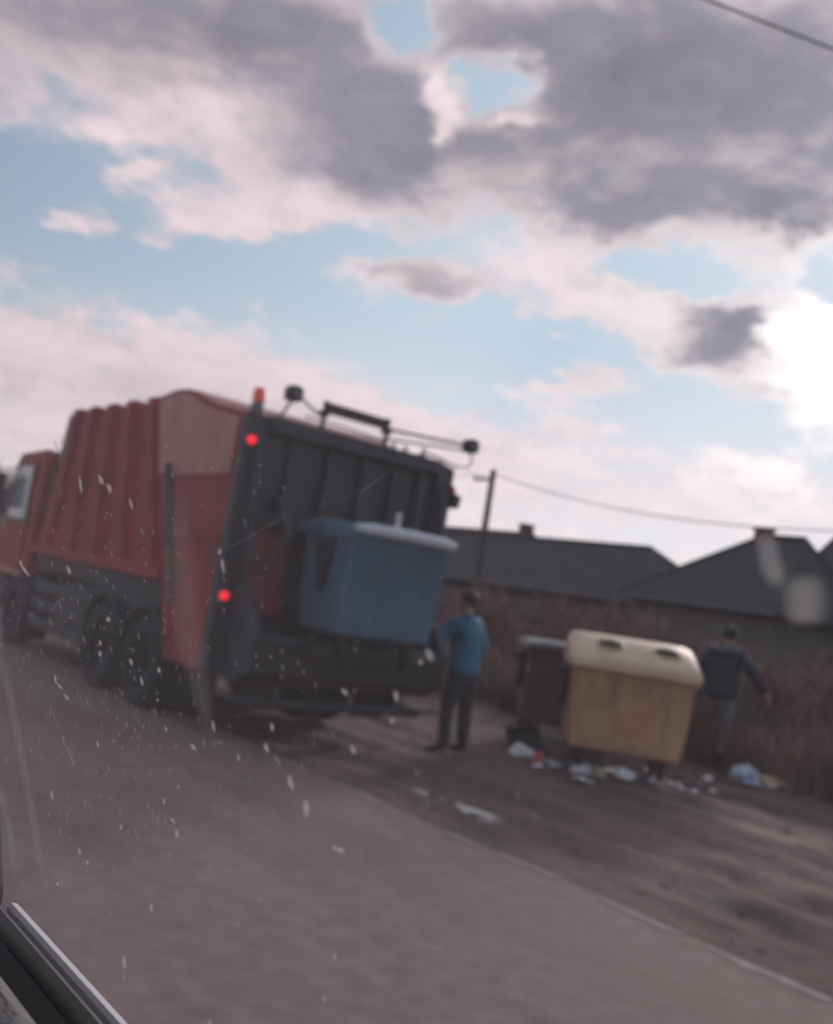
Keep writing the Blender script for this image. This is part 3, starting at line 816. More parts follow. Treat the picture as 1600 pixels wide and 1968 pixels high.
# ------------------------------------------------------------------ wheeled containers
def container(loc, rz, label, body_m, lid_m, lid_open=0.0, holes=True, sticker=None, tiltx=0.0, flat=False):
    E_ = empty('waste_container', loc, rz, label, 'waste container')
    E_.rotation_euler = (tiltx, 0, rz)
    zt, zb = 1.15, .24
    nz_, prof = 5, []
    b = MB()
    # tapered tub with rounded vertical corners
    def ring(hx, hy, z, r=.055, n=4):
        pts = []
        for cx, cy, a0 in ((hx - r, hy - r, 0), (-hx + r, hy - r, 90), (-hx + r, -hy + r, 180), (hx - r, -hy + r, 270)):
            for k in range(n + 1):
                a = R(a0 + 90 * k / n); pts.append((cx + r * math.cos(a), cy + r * math.sin(a), z))
        return pts
    levels = [(.57, .41, zb - .0), (.612, .462, zb + .035), (.622, .472, zb + .09), (.665, .515, zt - .08), (.668, .518, zt - .075), (.672, .522, zt)]
    rings = [ring(*l) for l in levels]; n = len(rings[0])
    inner = [ring(.63, .48, zt), ring(.55, .40, zb + .12)]
    allr = rings + inner
    v = [p for g in allr for p in g]
    f = [(i * n + k, i * n + (k + 1) % n, (i + 1) * n + (k + 1) % n, (i + 1) * n + k) for i in range(len(allr) - 1) for k in range(n)]
    f += [tuple(range(n - 1, -1, -1)), tuple(range((len(allr) - 1) * n, len(allr) * n))]
    tub = b.add(v, f).build('tub', body_m, E_, smooth=True, angle=35)
    # rim flange
    a, c = ring(.700, .550, zt - .035, .06), ring(.700, .550, zt + .012, .06)
    ai, ci = ring(.674, .524, zt - .035, .055), ring(.625, .475, zt + .012, .055)
    MB().add(a + c + ci + ai, [(j * n + k, j * n + (k + 1) % n, ((j + 1) % 4) * n + (k + 1) % n, ((j + 1) % 4) * n + k) for j in range(4) for k in range(n)]).build('rim', body_m, tub, smooth=True, angle=40)
    # domed lid: closed shell following a curved front-to-back profile, ends rounded
    LP = [(-.575, 1.165), (-.585, 1.205), (-.555, 1.25), (-.46, 1.30), (-.30, 1.355), (-.08, 1.395), (.14, 1.405), (.34, 1.385), (.48, 1.33), (.555, 1.25), (.565, 1.175)]
    if holes:
        LP = [(-.575, 1.165), (-.588, 1.205), (-.565, 1.245), (-.46, 1.295), (-.30, 1.36), (-.08, 1.435), (.14, 1.49), (.30, 1.50), (.44, 1.46), (.545, 1.34), (.565, 1.175)]
    if flat:
        LP = [(y, 1.165 + (z - 1.165) * .42) for y, z in LP]
    xs_ = [(-.71, .35), (-.705, .75), (-.68, .92), (-.62, .99), (-.45, 1), (-.2, 1.0), (0, 1.0), (.2, 1.0), (.45, 1), (.62, .99), (.68, .92), (.705, .75), (.71, .35)]
    lv = [(x, y * (.985 if abs(x) > .69 else 1), 1.165 + (z - 1.165) * h) for x, h in xs_ for y, z in LP]
    m_ = len(LP); N = len(xs_)
    lf = [(i * m_ + k, i * m_ + k + 1, (i + 1) * m_ + k + 1, (i + 1) * m_ + k) for i in range(N - 1) for k in range(m_ - 1)]
    lf += [tuple(range(m_)), tuple(range((N - 1) * m_ + m_ - 1, (N - 1) * m_ - 1, -1))]
    lf += [tuple([i * m_ for i in range(N)][::-1]) + tuple(i * m_ + m_ - 1 for i in range(N))]
    lid = MB().add(lv, lf).build('lid', lid_m, E_, smooth=True, angle=50)
    # lip under the lid's front
    if flat:
        MB().tube([(-.69, -.575, 1.20), (-.5, -.60, 1.21), (.0, -.605, 1.215), (.5, -.60, 1.21), (.67, -.575, 1.20)], [.035, .052, .055, .054, .04], 12).build('lid_lip', LIDG if body_m is BLUEP else lid_m, lid, smooth=True, angle=60)
    else:
        MB().box(-.69, .69, -.595, -.566, 1.135, 1.175).build('lid_lip', lid_m, lid, bevel=.01)
    for x in (-.35, .35):
        MB().box(x - .06, x + .06, .555, .60, 1.12, 1.24).build('hinge', BLACKP, lid, bevel=.008)
    if holes:
        for x in (-.27, .37):
            c = (x, -.20, 1.396); tl = R(19)
            d = []
            for rr, h in ((.135, .002), (.135, .016), (.115, .020), (.105, .006)):
                d.append((rr, h))
            o1 = MB().lathe([(.165, -.02), (.165, .012), (.147, .018), (.135, .004)], (0, 0, 0), 'z', 24)
            ca, sa = math.cos(tl), math.sin(tl)
            tr = lambda p: (c[0] + p[0], c[1] + p[1] * ca - p[2] * sa, c[2] + p[1] * sa + p[2] * ca)
            o1.v = [tr(p) for p in o1.v]; rg = o1.build('opening_rim', lid_m, lid, smooth=True, angle=40)
            o2 = MB().lathe([(1e-4, .008), (.144, .008), (.144, -.01)], (0, 0, 0), 'z', 24)
            o2.v = [tr(p) for p in o2.v]; o2.build('throw_opening', HOLE, rg)
    # lifting trunnions and brackets on both ends
    for s in (-1, 1):
        x0, x1 = sorted((s * .655, s * .735))
        MB().prism([(-.16, 1.10), (.10, 1.10), (.10, .98), (.02, .66), (-.05, .62), (-.10, .80), (-.16, .92)], x0, x1).build('lifting_bracket', BLACKP, E_, bevel=.012)
        MB().lathe([(1e-4, 0), (.035, 0), (.035, s * .09), (1e-4, s * .09)], (s * .735, -.03, 1.02), 'x', 14).build('trunnion', DARK2, E_, smooth=True, angle=40)
    for x in (-.44, .44):
        for y in (-.28, .28):
            MB().prism([(y - .05, .15), (y + .05, .15), (y + .045, .25), (y - .045, .25)], x - .05, x + .05).build('caster_fork', DARK2, E_)
            MB().lathe([(1e-4, -.025), (.07, -.025), (.097, -.02), (.10, 0), (.097, .02), (.07, .025), (1e-4, .025)], (x, y + .03, .10), 'x', 18).build('caster', RUBBER, E_, smooth=True, angle=40)
    if sticker:
        v = []
        for x, z in ((-.14, .45), (.22, .42), (.20, .84), (-.07, .88), (-.15, .72)):
            yy = -(.472 + (.515 - .472) * (z - .33) / (zt - .08 - .33)) - .004
            v.append((x, yy, z))
        MB().add(v + [(p[0], p[1] + .002, p[2]) for p in v], [(0, 1, 2, 3, 4), (9, 8, 7, 6, 5)] + [(i, (i + 1) % 5, 5 + (i + 1) % 5, 5 + i) for i in range(5)]).build('worn_sticker', STICK, tub)
    return E_


yb_loc = (9.09, 6.80)
container((yb_loc[0], yb_loc[1], gz(*yb_loc) + .01), -R(45.4), 'yellow wheeled waste container with two round openings in its pale lid', YELB, YELL, sticker=True)
bluebin = container((5.475, 7.10, .885), -R(2.34), 'blue waste container with pale lid hoisted on the back of the truck', BLUEP, BLUEP, holes=False, flat=True)
bluebin.scale = (.82, .78, 1)
MB().box(-.20, -.145, -.60, -.56, 1.24, 1.40).build('lid_grip', LIDG, bluebin, bevel=.012)
container((9.82, 8.20, gz(9.82, 8.20) + .01), -R(40), 'dark old waste container with grey lid half hidden behind the yellow one', OLDB, OLDL, holes=False, flat=True)

# ------------------------------------------------------------------ people
def skin_mesh(name, verts, edges, radii, m, parent=None, root=0, levels=2):
    me = bpy.data.meshes.new(name + '_skel'); me.from_pydata(verts, edges, [])
    o = bpy.data.objects.new(name + '_skel', me); COL.objects.link(o)
    sk = o.modifiers.new('Skin', 'SKIN'); sk.use_smooth_shade = True
    for i, r in enumerate(radii):
        me.skin_vertices[0].data[i].radius = r if isinstance(r, tuple) else (r, r)
        me.skin_vertices[0].data[i].use_root = (i == root)
    sb = o.modifiers.new('Sub', 'SUBSURF'); sb.levels = levels; sb.render_levels = levels
    dg = bpy.context.evaluated_depsgraph_get(); dg.update()
    nm = bpy.data.meshes.new_from_object(o.evaluated_get(dg)); nm.name = name
    bpy.data.objects.remove(o); bpy.data.meshes.remove(me)
    nm.materials.clear(); nm.materials.append(m)
    nm.polygons.foreach_set('use_smooth', [True] * len(nm.polygons))
    q = bpy.data.objects.new(name, nm); COL.objects.link(q)
    if parent is not None:
        q.parent = parent
    return q


class Skel:
    def __init__(s): s.v, s.e, s.r = [], [], []
    def chain(s, start, pts):
        """pts: list of (xyz, radius); start: index to join or None. Returns indices."""
        ids, prev = [], start
        for p, r in pts:
            s.v.append(tuple(p)); s.r.append(r); i = len(s.v) - 1
            if prev is not None:
                s.e.append((prev, i))
            ids.append(i); prev = i
        return ids
    def build(s, name, m, parent=None, levels=2):
        return skin_mesh(name, s.v, s.e, s.r, m, parent, 0, levels)


def lerp(a, b, t): return tuple(a[i] + (b[i] - a[i]) * t for i in range(3))


def person(loc, rz, label, J, arms, legs, jacket_m, trouser_m, lean=(0, 0), headturn=0.0, hood=None, bulk=1.0):
    """arms: per side (elbow, wrist, hand tip); legs: per side (knee, ankle, toe). Local: x to the figure's own right, y forward."""
    P = Skel()
    lx, ly = lean
    hip = (0, 0, .96); waist = (lx * .25, ly * .25, 1.12); chest = (lx * .7, ly * .7, 1.33); neckb = (lx, ly, 1.475)
    neck = (lx * 1.05, ly * 1.05 + .015, 1.525); hb = (lx * 1.1, ly * 1.1 + .03, 1.585); hm = (lx * 1.15, ly * 1.15 + .025, 1.655); ht = (lx * 1.2, ly * 1.2 + .015, 1.725)
    spine = P.chain(None, [(hip, (.115, .08)), (waist, (.115, .085)), (chest, (.155, .105)), (neckb, (.07, .065)), (neck, .056), (hb, (.066, .075)), (hm, (.078, .092)), (ht, (.055, .065))])
    # nose and ears give the head its outline
    P.chain(spine[6], [((hm[0], hm[1] + .10, hm[2] - .035), .014), ((hm[0], hm[1] + .117, hm[2] - .05), .010)])
    for s in (-1, 1):
        P.chain(spine[6], [((hm[0] + s * .082, hm[1] - .01, hm[2] - .03), .016), ((hm[0] + s * .092, hm[1] - .022, hm[2] - .012), .011)])
    sh = {}
    for s in (-1, 1):
        el_, wr, tip = arms[0 if s < 0 else 1]
        shp = (chest[0] + s * .185, chest[1] - .005, 1.415); sh[s] = shp
        ids = P.chain(spine[2], [(shp, .058), (lerp(shp, el_, .5), .048), (el_, .042), (lerp(el_, wr, .5), .038), (wr, (.028, .024))])
        d = (Vector(tip) - Vector(wr)); ln = d.length; d.normalize()
        side = d.cross(Vector((0, 0, 1))) if abs(d.z) < .8 else d.cross(Vector((0, 1, 0)) if abs(d.y) < .8 else Vector((1, 0, 0)))
        side = d.cross(Vector((s, 0, 0))) if abs(d.x) < .8 else side
        side.normalize(); nrm = d.cross(side).normalized()
        palm = Vector(wr) + d * .055
        pi = P.chain(ids[-1], [(palm, (.036, .018))])[0]
        for q, (o_, l_) in enumerate(((-.030, .068), (-.010, .080), (.010, .076), (.029, .060))):
            b0 = palm + d * .040 + side * o_
            P.chain(pi, [(b0, .0095), (b0 + d * l_ * .5 + nrm * .008, .0085), (b0 + d * l_ * .8 + nrm * .028, .0075)])
        t0 = palm - d * .012 - side * .034
        P.chain(pi, [(t0, .0105), (t0 + d * .035 - side * .012 + nrm * .012, .0095), (t0 + d * .058 - side * .010 + nrm * .026, .008)])
    for s in (-1, 1):
        kn, an, toe = legs[0 if s < 0 else 1]
        P.chain(spine[0], [((s * .09, 0, .84), .066), (lerp((s * .10, 0, .84), kn, .5), .066), (kn, .050), (lerp(kn, an, .4), .048), (an, .036)])
    body = P.build('person', SKIN)
    body.location = loc; body.rotation_euler = (0, 0, rz)
    tag(body, label, 'person')
    # jacket
    K = Skel()
    hem = (lx * .1, ly * .1, .80)
    sp = K.chain(None, [(chest, (.185, .135)), (waist, (.17, .135)), ((lx * .15, ly * .15, .95), (.19, .15)), (hem, (.19, .155))])
    K.chain(sp[0], [((lx * .9, ly * .9, 1.44), (.125, .10)), ((lx * 1.03, ly * 1.03 + .005, 1.515), (.072, .07))])
    for s in (-1, 1):
        el_, wr, tip = arms[0 if s < 0 else 1]
        K.chain(sp[0], [((sh[s][0], sh[s][1], sh[s][2] - .004), .082), (lerp(sh[s], el_, .55), .071), (el_, .064), (lerp(el_, wr, .5), .057), (lerp(el_, wr, .96), .046)])
    K.r = [tuple(q * bulk for q in (r if isinstance(r, tuple) else (r, r))) for r in K.r]
    jk = K.build('jacket', jacket_m, body)
    for v in jk.data.vertices:   # cloth folds
        n = mnoise.noise(Vector(v.co) * 9) * .015 + mnoise.noise(Vector((v.co.x * 4, v.co.y * 4, v.co.z * 16))) * .013
        v.co += v.normal * n
    Q = Skel()
    tp = Q.chain(None, [((0, 0, 1.04), (.14, .11)), ((0, 0, .90), (.165, .13))])
    for s in (-1, 1):
        kn, an, toe = legs[0 if s < 0 else 1]
        Q.chain(tp[1], [((s * .10, 0, .82), .104), (lerp((s * .10, 0, .82), kn, .5), .098), (kn, .078), (lerp(kn, an, .5), .074), (lerp(kn, an, .93), .070)])
    tr = Q.build('trousers', trouser_m, body)
    for v in tr.data.vertices:
        v.co += v.normal * (mnoise.noise(Vector((v.co.x * 6, v.co.y * 6, v.co.z * 13))) * .018)
    for s in (-1, 1):
        kn, an, toe = legs[0 if s < 0 else 1]
        B = Skel()
        d = Vector((toe[0] - an[0], toe[1] - an[1], 0)).normalized()
        heel = Vector(an) - d * .045; heel.z = an[2] - .055
        ids = B.chain(None, [(an, .055), (heel, (.048, .042))])
        mid = Vector(an) + d * .09; mid.z = an[2] - .05
        te = Vector(an) + d * .185; te.z = an[2] - .062
        B.chain(ids[0], [(mid, (.048, .042)), (te, (.044, .032))])
        B.chain(ids[0], [((an[0], an[1], an[2] + .10), .052)])
        B.build('boot', BOOT, body)
    # hair: cap over the back and top of the skull
    hv, hf = [], []
    hb_ = MB().ball((hm[0], hm[1] - .012, hm[2] + .022), .108, .86, 1.02, .93, 20, 14)
    keep = {}
    for i, p in enumerate(hb_.v):
        front = p[1] - hm[1]
        if p[2] > hm[2] + .045 or (front < .025 and p[2] > hm[2] - .075):
            n = 1 + .06 * mnoise.noise(Vector(p) * 30)
            keep[i] = len(hv); hv.append((hm[0] + (p[0] - hm[0]) * n, hm[1] + (p[1] - hm[1]) * n, hm[2] + (p[2] - hm[2]) * n))
    hf = [tuple(keep[i] for i in f) for f in hb_.f if all(i in keep for i in f)]
    MB().add(hv, hf).build('hair', HAIR, body, smooth=True)
    if hood:
        H = Skel()
        c0 = (lx, ly - .02, 1.455)
        pts = [((lx + .17 * math.cos(a), ly - .05 + .15 * math.sin(a), 1.47 + .02 * math.sin(a)), (.075, .06)) for a in np.linspace(R(160), R(380), 8)]
        H.chain(None, pts); H.build('hood', hood, body)
    return body


# worker by the hoisted container: seen from behind, near arm reaching to the controls
p1 = (7.25, 7.55)
person((p1[0], p1[1], gz(*p1) + .005), R(12), 'person in blue jacket and dark trousers working beside the hoisted blue container', None,
       arms=(((-.30, .20, 1.22), (-.46, .38, 1.13), (-.52, .47, 1.09)), ((.27, -.02, 1.14), (.25, .10, .92), (.245, .14, .80))),
       legs=(((-.13, .06, .50), (-.15, .02, .11), (-.27, .14, .05)), ((.10, -.01, .49), (.11, -.05, .11), (.13, .13, .05))),
       jacket_m=JACKB, trouser_m=TROUD, lean=(-.01, .05), bulk=1.2)
p2 = (10.99, 6.80)
person((p2[0], p2[1], gz(*p2) + .005), -R(70), 'person in navy jacket with grey collar walking behind the yellow container', None,
       arms=(((-.28, .10, 1.16), (-.33, .26, 1.02), (-.34, .33, .96)), ((.40, -.05, 1.19), (.56, .0, .99), (.60, .02, .88))),
       legs=(((-.10, .12, .50), (-.11, -.02, .14), (-.13, .16, .06)), ((.12, -.03, .49), (.14, -.22, .13), (.16, -.06, .05))),
       jacket_m=JACKN, trouser_m=TROUG, lean=(.01, .06), hood=HOODG, bulk=1.3)

# ------------------------------------------------------------------ litter around the containers
def bag(name, loc, size, m, label, cat, seed, rz=0.0, flat=1.0):
    me_ = MB().ball((0, 0, 0), 1, seg=26, rings=18)
    v = []
    for p in me_.v:
        d = Vector(p)
        n = 1 + .55 * mnoise.noise(d * 1.7 + Vector((seed, 0, 0))) + .34 * mnoise.noise(d * 3.6 + Vector((0, seed, 0))) - .40 * abs(mnoise.noise(d * 5.5 + Vector((seed, seed, 0)))) + .16 * mnoise.noise(d * 13)
        q = d * n
        v.append((q.x * size[0], q.y * size[1], (max(q.z, -.45) + .45) * size[2] * .62))
    b = MB(); b.add(v, me_.f)
    o = b.build(name, m, smooth=True, angle=24)
    o.location = (loc[0], loc[1], gz(loc[0], loc[1]) - .004); o.rotation_euler = (0, 0, rz)
    return tag(o, label, cat)


def sheet(name, loc, size, m, label, cat, seed, rz=0.0):
    n = 9; v = []
    for j in range(n):
        for i in range(n):
            x, y = (i / (n - 1) - .5) * size[0], (j / (n - 1) - .5) * size[1]
            x *= 1 + .2 * mnoise.noise(Vector((y * 9, seed, 0)))
            v.append((x, y, size[2] * (.55 + .9 * mnoise.noise(Vector((x * 7, y * 7, seed))) + .5 * mnoise.noise(Vector((x * 17, y * 17, seed))))))
    f = [(j * n + i, j * n + i + 1, (j + 1) * n + i + 1, (j + 1) * n + i) for j in range(n - 1) for i in range(n - 1)]
    o = MB().add(v, f).build(name, m, smooth=True)
    sd_ = o.modifiers.new('Solid', 'SOLIDIFY'); sd_.thickness = .003
    o.location = (loc[0], loc[1], gz(*loc) + .012); o.rotation_euler = (0, 0, rz)
    return tag(o, label, cat)


bag('plastic_bag', (10.60, 6.08), (.22, .17, .20), PLASTB, 'pale blue plastic bag lying where the weeds begin', 'plastic bag', 3.1, .4)
bag('food_wrapper', (10.86, 5.90), (.24, .10, .13), PLASTT, 'tan wrapper heaped against the pale blue bag', 'wrapper', 5.7, -.65)
sheet('paper_sheet', (11.08, 5.68), (.5, .22, .06), PLASTW, 'whitish torn sheet trailing from the tan wrapper', 'paper', 2.2, -.7)
bag('plastic_bag', (8.42, 7.62), (.13, .15, .13), PLASTW, 'white plastic bag beside the black rubbish sacks', 'plastic bag', 8.3, 0)
bag('food_wrapper', (8.53, 7.48), (.11, .09, .13), PLASTR, 'crumpled red wrapper beside the white bag', 'wrapper', 1.9, .6)
sheet('paper_sheet', (8.70, 7.28), (.42, .16, .04), PLASTW, 'pale paper strip lying before the black rubbish sacks', 'paper', 6.4, -.6)
sheet('paper_sheet', (7.92, 6.30), (.20, .15, .05), PLASTW, 'small white paper alone on the mud before the yellow container', 'paper', 9.1, .3)
bag('rubbish_sack', (8.66, 7.68), (.18, .17, .24), BAGK, 'low black rubbish sack touching the yellow container', 'rubbish sack', 4.4, .2)
bag('rubbish_sack', (8.85, 8.02), (.22, .20, .40), BAGK, 'taller black rubbish sack in front of the dark old container', 'rubbish sack', 7.9, 1.0)
bag('plastic_bag', (8.58, 6.86), (.13, .10, .12), PLASTW, 'small white bag under the corner of the yellow container nearest the sacks', 'plastic bag', 2.7, 0)
bag('food_wrapper', (8.74, 6.72), (.07, .07, .09), PLASTT, 'small tan wrapper under the yellow container', 'wrapper', 3.9, .8)
bag('plastic_bag', (8.90, 6.55), (.17, .12, .13), PLASTW, 'biggest white bag squashed under the middle of the yellow container', 'plastic bag', 5.2, .9)
bag('food_wrapper', (9.22, 6.34), (.08, .06, .085), PLASTW, 'white paper ball under the yellow container by the walking person', 'paper ball', 8.8, 0)
bag('cardboard_scrap', (9.75, 6.35), (.14, .09, .10), CARD, 'brown crushed cardboard between the yellow container and the pale blue bag', 'cardboard', 6.6, .5)

sheet('paper_sheet', (8.20, 7.18), (.15, .10, .04), PLASTR, 'small reddish paper on the mud before the white bag and red wrapper', 'paper', 4.1, .8)
sheet('paper_sheet', (9.38, 6.02), (.17, .12, .04), PLASTW, 'small white paper on the mud before the cardboard', 'paper', 7.7, -.3)
bag('food_wrapper', (10.28, 6.38), (.09, .06, .06), PLASTW, 'little white wrapper between the cardboard and the pale blue bag', 'wrapper', 9.6, .2)
# torn scraps too small to tell apart, strewn under and before the yellow container
sc_ = MB(); r_ = random.Random(77)
for k in range(70):
    t_ = r_.random()
    x, y = 8.30 + 1.5 * t_ + r_.gauss(0, .16), 7.25 - 1.05 * t_ + r_.gauss(0, .16)
    w, l, a_ = r_.uniform(.012, .045), r_.uniform(.02, .07), r_.uniform(0, 6.3)
    z = gz(x, y) + .012
    pts = []
    for u, v in ((-1, -1), (1, -.8), (.9, 1), (-.2, .7), (-1.1, 1)):
        px_, py_ = u * w, v * l
        pts.append((x + px_ * math.cos(a_) - py_ * math.sin(a_), y + px_ * math.sin(a_) + py_ * math.cos(a_), z + r_.uniform(0, .03)))
    sc_.add(pts, [(0, 1, 2, 3), (0, 3, 4)])
tag(sc_.build('paper_scraps', PLASTW), 'tiny torn white scraps strewn around the foot of the yellow container', 'litter', kind='stuff')

# ------------------------------------------------------------------ houses beyond the field
def roof_mat(name, c1, c2):
    m = mat(name, c1, .85, scale=1.6, col2=c2)
    t = m.node_tree; p = t.nodes['Principled BSDF']
    co = t.nodes.new('ShaderNodeTexCoord'); w = t.nodes.new('ShaderNodeTexWave'); w.inputs['Scale'].default_value = 1.1
    w.bands_direction = 'Z'; w.inputs['Distortion'].default_value = 6.0; w.inputs['Detail'].default_value = 5
    t.links.new(co.outputs['Object'], w.inputs['Vector'])
    b = t.nodes.new('ShaderNodeBump'); b.inputs['Strength'].default_value = .25; b.inputs['Distance'].default_value = .04
    t.links.new(w.outputs['Fac'], b.inputs['Height']); t.links.new(b.outputs[0], p.inputs['Normal'])
    return m


ROOFG = roof_mat('slate_roof', (.036, .031, .031), (.070, .058, .056))
ROOFB = roof_mat('brown_tile_roof', (.105, .062, .055), (.165, .10, .088))
ROOFD = roof_mat('dark_roof', (.034, .031, .033), (.062, .055, .056))


def house(x0, x1, y0, y1, ze, zr, hip0, hip1, roof_m, wall_m, label, chimneys=(), wins=3):
    """walls between x0..x1, y0..y1; ridge along y, hipped at both ends by hip0/hip1 metres"""
    H = empty('house', ((x0 + x1) / 2, (y0 + y1) / 2, -.16), 0, label, 'house')
    cx, cy = (x0 + x1) / 2, (y0 + y1) / 2
    hx, hy = (x1 - x0) / 2, (y1 - y0) / 2
    wall = MB().box(-hx, hx, -hy, hy, 0, ze + .1).build('wall', wall_m, H)
    o = .45
    ex, ey = hx + o, hy + o
    r0, r1 = -ey + hip0, ey - hip1
    zb = ze + .05; t = .16
    v = [(-ex, -ey, zb), (ex, -ey, zb), (ex, ey, zb), (-ex, ey, zb), (-ex, -ey, zb + t), (ex, -ey, zb + t), (ex, ey, zb + t), (-ex, ey, zb + t), (0, r0, zr), (0, r1, zr)]
    f = [(0, 3, 2, 1), (0, 1, 5, 4), (1, 2, 6, 5), (2, 3, 7, 6), (3, 0, 4, 7), (4, 5, 8), (6, 7, 9), (5, 6, 9, 8), (7, 4, 8, 9)]
    rf = MB().add(v, f).build('roof', roof_m, H)
    MB().tube([(0, r0, zr + .02), (0, r1, zr + .02)], .10, 8).build('ridge', roof_m, rf)
    for a, b in (((-ex, -ey), r0), ((ex, -ey), r0), ((-ex, ey), r1), ((ex, ey), r1)):
        MB().tube([(a[0], a[1], zb + t + .01), (0, b, zr + .02)], .07, 6).build('hip_ridge', roof_m, rf)
    MB().tube([(-ex - .05, -ey, zb + .06), (-ex - .05, ey, zb + .06)], .06, 8).build('gutter', GREYP, rf)
    for px_, py_, w, h in chimneys:
        dx_ = px_
        zt_ = zr - abs(px_) / ex * (zr - zb)
        c = MB().box(px_ - w / 2, px_ + w / 2, py_ - cy - w / 2, py_ - cy + w / 2, zt_ - .4, zr + h).build('chimney', BRICK, rf)
        MB().box(px_ - w / 2 - .06, px_ + w / 2 + .06, py_ - cy - w / 2 - .06, py_ - cy + w / 2 + .06, zr + h, zr + h + .1).build('chimney_cap', GREYP, rf)
    for k in range(wins):
        yy = -hy + (k + .5) * 2 * hy / wins
        w_ = MB().box(-hx - .06, -hx + .02, yy - .55, yy + .55, .95, 2.3).build('window', WINF, H)
        for q in (-1, 1):
            MB().box(-hx - .075, -hx - .062, yy + q * .26 - .21, yy + q * .26 + .21, 1.04, 2.2).build('pane', WING, w_)
        MB().box(-hx - .12, -hx - .005, yy - .62, yy + .62, .86, .94).build('sill', GREYP, w_)
    return H


house(31.2, 37.8, 22.8, 52.0, 2.6, 5.25, 3.2, .4, ROOFG, WALLB, 'long low house with dark hipped roof reaching from the truck to the pyramid roof', (), 7)
house(38.6, 44.8, 39.6, 58.0, 3.0, 6.22, .2, 2.5, ROOFB, WALLB, 'house with brown roof and brick chimney showing over the long roof by the utility pole', ((0, 40.0, .62, .5), (.0, 49.5, .45, .22)))
house(28.9, 35.1, 16.4, 21.9, 2.75, 5.75, 1.3, 3.4, ROOFD, WALLP, 'house with steep pyramid-like dark roof and a red chimney', ((-.1, 18.8, .5, .22),), 2)
house(37.5, 45.5, 4.0, 21.0, 3.3, 7.7, 5.2, 1.0, ROOFG, WALLB, 'house whose dark roof rises behind the pyramid roof at the picture edge', ())
house(20.0, 27.0, 64.0, 76.0, 2.9, 5.2, 3.0, 3.0, ROOFG, WALLB, 'far house beyond the truck cab', ())

# ------------------------------------------------------------------ utility pole and wires
pole = empty('utility_pole', (26.95, 28.15, -.16), 0, 'weathered wooden utility pole before the long low house', 'utility pole')
MB().tube([(0, 0, 0), (0, 0, 3.5), (0, 0, 7.18)], [.17, .15, .12], 12).build('pole_shaft', WOOD, pole, smooth=True, angle=40)
MB().box(-.05, .05, -.1, 1.1, 6.72, 6.82).build('crossarm', WOOD, pole, bevel=.01)
for y in (.15, .62, 1.0):
    MB().lathe([(1e-4, .16), (.03, .155), (.045, .12), (.035, .09), (.05, .06), (.04, 0), (1e-4, 0)], (0, y, 6.82), 'z', 12).build('insulator', GREYP, pole, smooth=True, angle=50)


def wire(name, a, b, sag, r, label, n=40):
    pts = []
    for i in range(n + 1):
        t = i / n
        p = Vector(a).lerp(Vector(b), t); p.z -= sag * 4 * t * (1 - t); pts.append(p)
    return tag(MB().tube(pts, r, 5).build(name, WIRE, smooth=True), label, 'wire')


wire('overhead_wire', (26.95, 28.15, 6.85), (27.2, 2.0, 7.0), 1.65, .020, 'thin wire sagging from the utility pole across the low sky over the roofs')
wire('overhead_wire', (26.95, 29.1, 6.85), (26.4, 62.0, 6.4), .9, .018, 'faint wire running from the pole crossarm towards the truck')
wire('overhead_wire', (-13.3, 12.9, 7.35), (23.6, -2.1, 7.35), .35, .011, 'dark wire crossing the cloudy top corner of the sky')

# ------------------------------------------------------------------ dry weeds, shrubs and a bare tree
def visible(x, y, margin=4.0):
    a = math.degrees(math.atan2(x, y))
    return 8 - margin < a < 70 + margin


def blades(name, n, region, hmin, hmax, wid, label, seed):
    r_ = random.Random(seed)
    V, F = [], []
    c = 0
    while c < n:
        x, y = region(r_)
        if not visible(x, y):
            continue
        c += 1
        den = fbm(x, y, .35, 21, 3)
        if den < -.35:
            continue
        z = gz(x, y) - .03
        h = r_.uniform(hmin, hmax) * (.65 + .8 * max(0, den + .3))
        w = wid * r_.uniform(.6, 1.5) * (1 + math.hypot(x, y) / 30)
        a = r_.uniform(0, 6.28); l = r_.uniform(.05, .6) * h
        dx_, dy_ = math.cos(a) * l, math.sin(a) * l
        px_, py_ = -math.sin(a) * w, math.cos(a) * w
        i = len(V)
        V += [(x - px_, y - py_, z), (x + px_, y + py_, z), (x + dx_ * .35 + px_ * .8, y + dy_ * .35 + py_ * .8, z + h * .6), (x + dx_ * .35 - px_ * .8, y + dy_ * .35 - py_ * .8, z + h * .6), (x + dx_, y + dy_, z + h)]
        F += [(i, i + 1, i + 2, i + 3), (i + 3, i + 2, i + 4)]
    me = bpy.data.meshes.new(name); me.from_pydata(V, [], F); me.materials.append(WEED)
    o = bpy.data.objects.new(name, me); COL.objects.link(o)
    return tag(o, label, 'weeds', kind='stuff')


def near_region(r_):
    x = 10.75 + r_.random() ** 1.5 * 7.0
    return x + .4 * fbm(x, 0, .5, 2, 2), r_.uniform(2, 20)


def far_region(r_):
    return r_.uniform(16, 31), r_.uniform(4, 40)


blades('dry_weeds', 42000, near_region, .18, .75, .007, 'dry brown weeds growing beyond the muddy shoulder', 5)
blades('dry_weeds', 26000, far_region, .35, 1.0, .011, 'tall withered growth covering the field before the houses', 6)


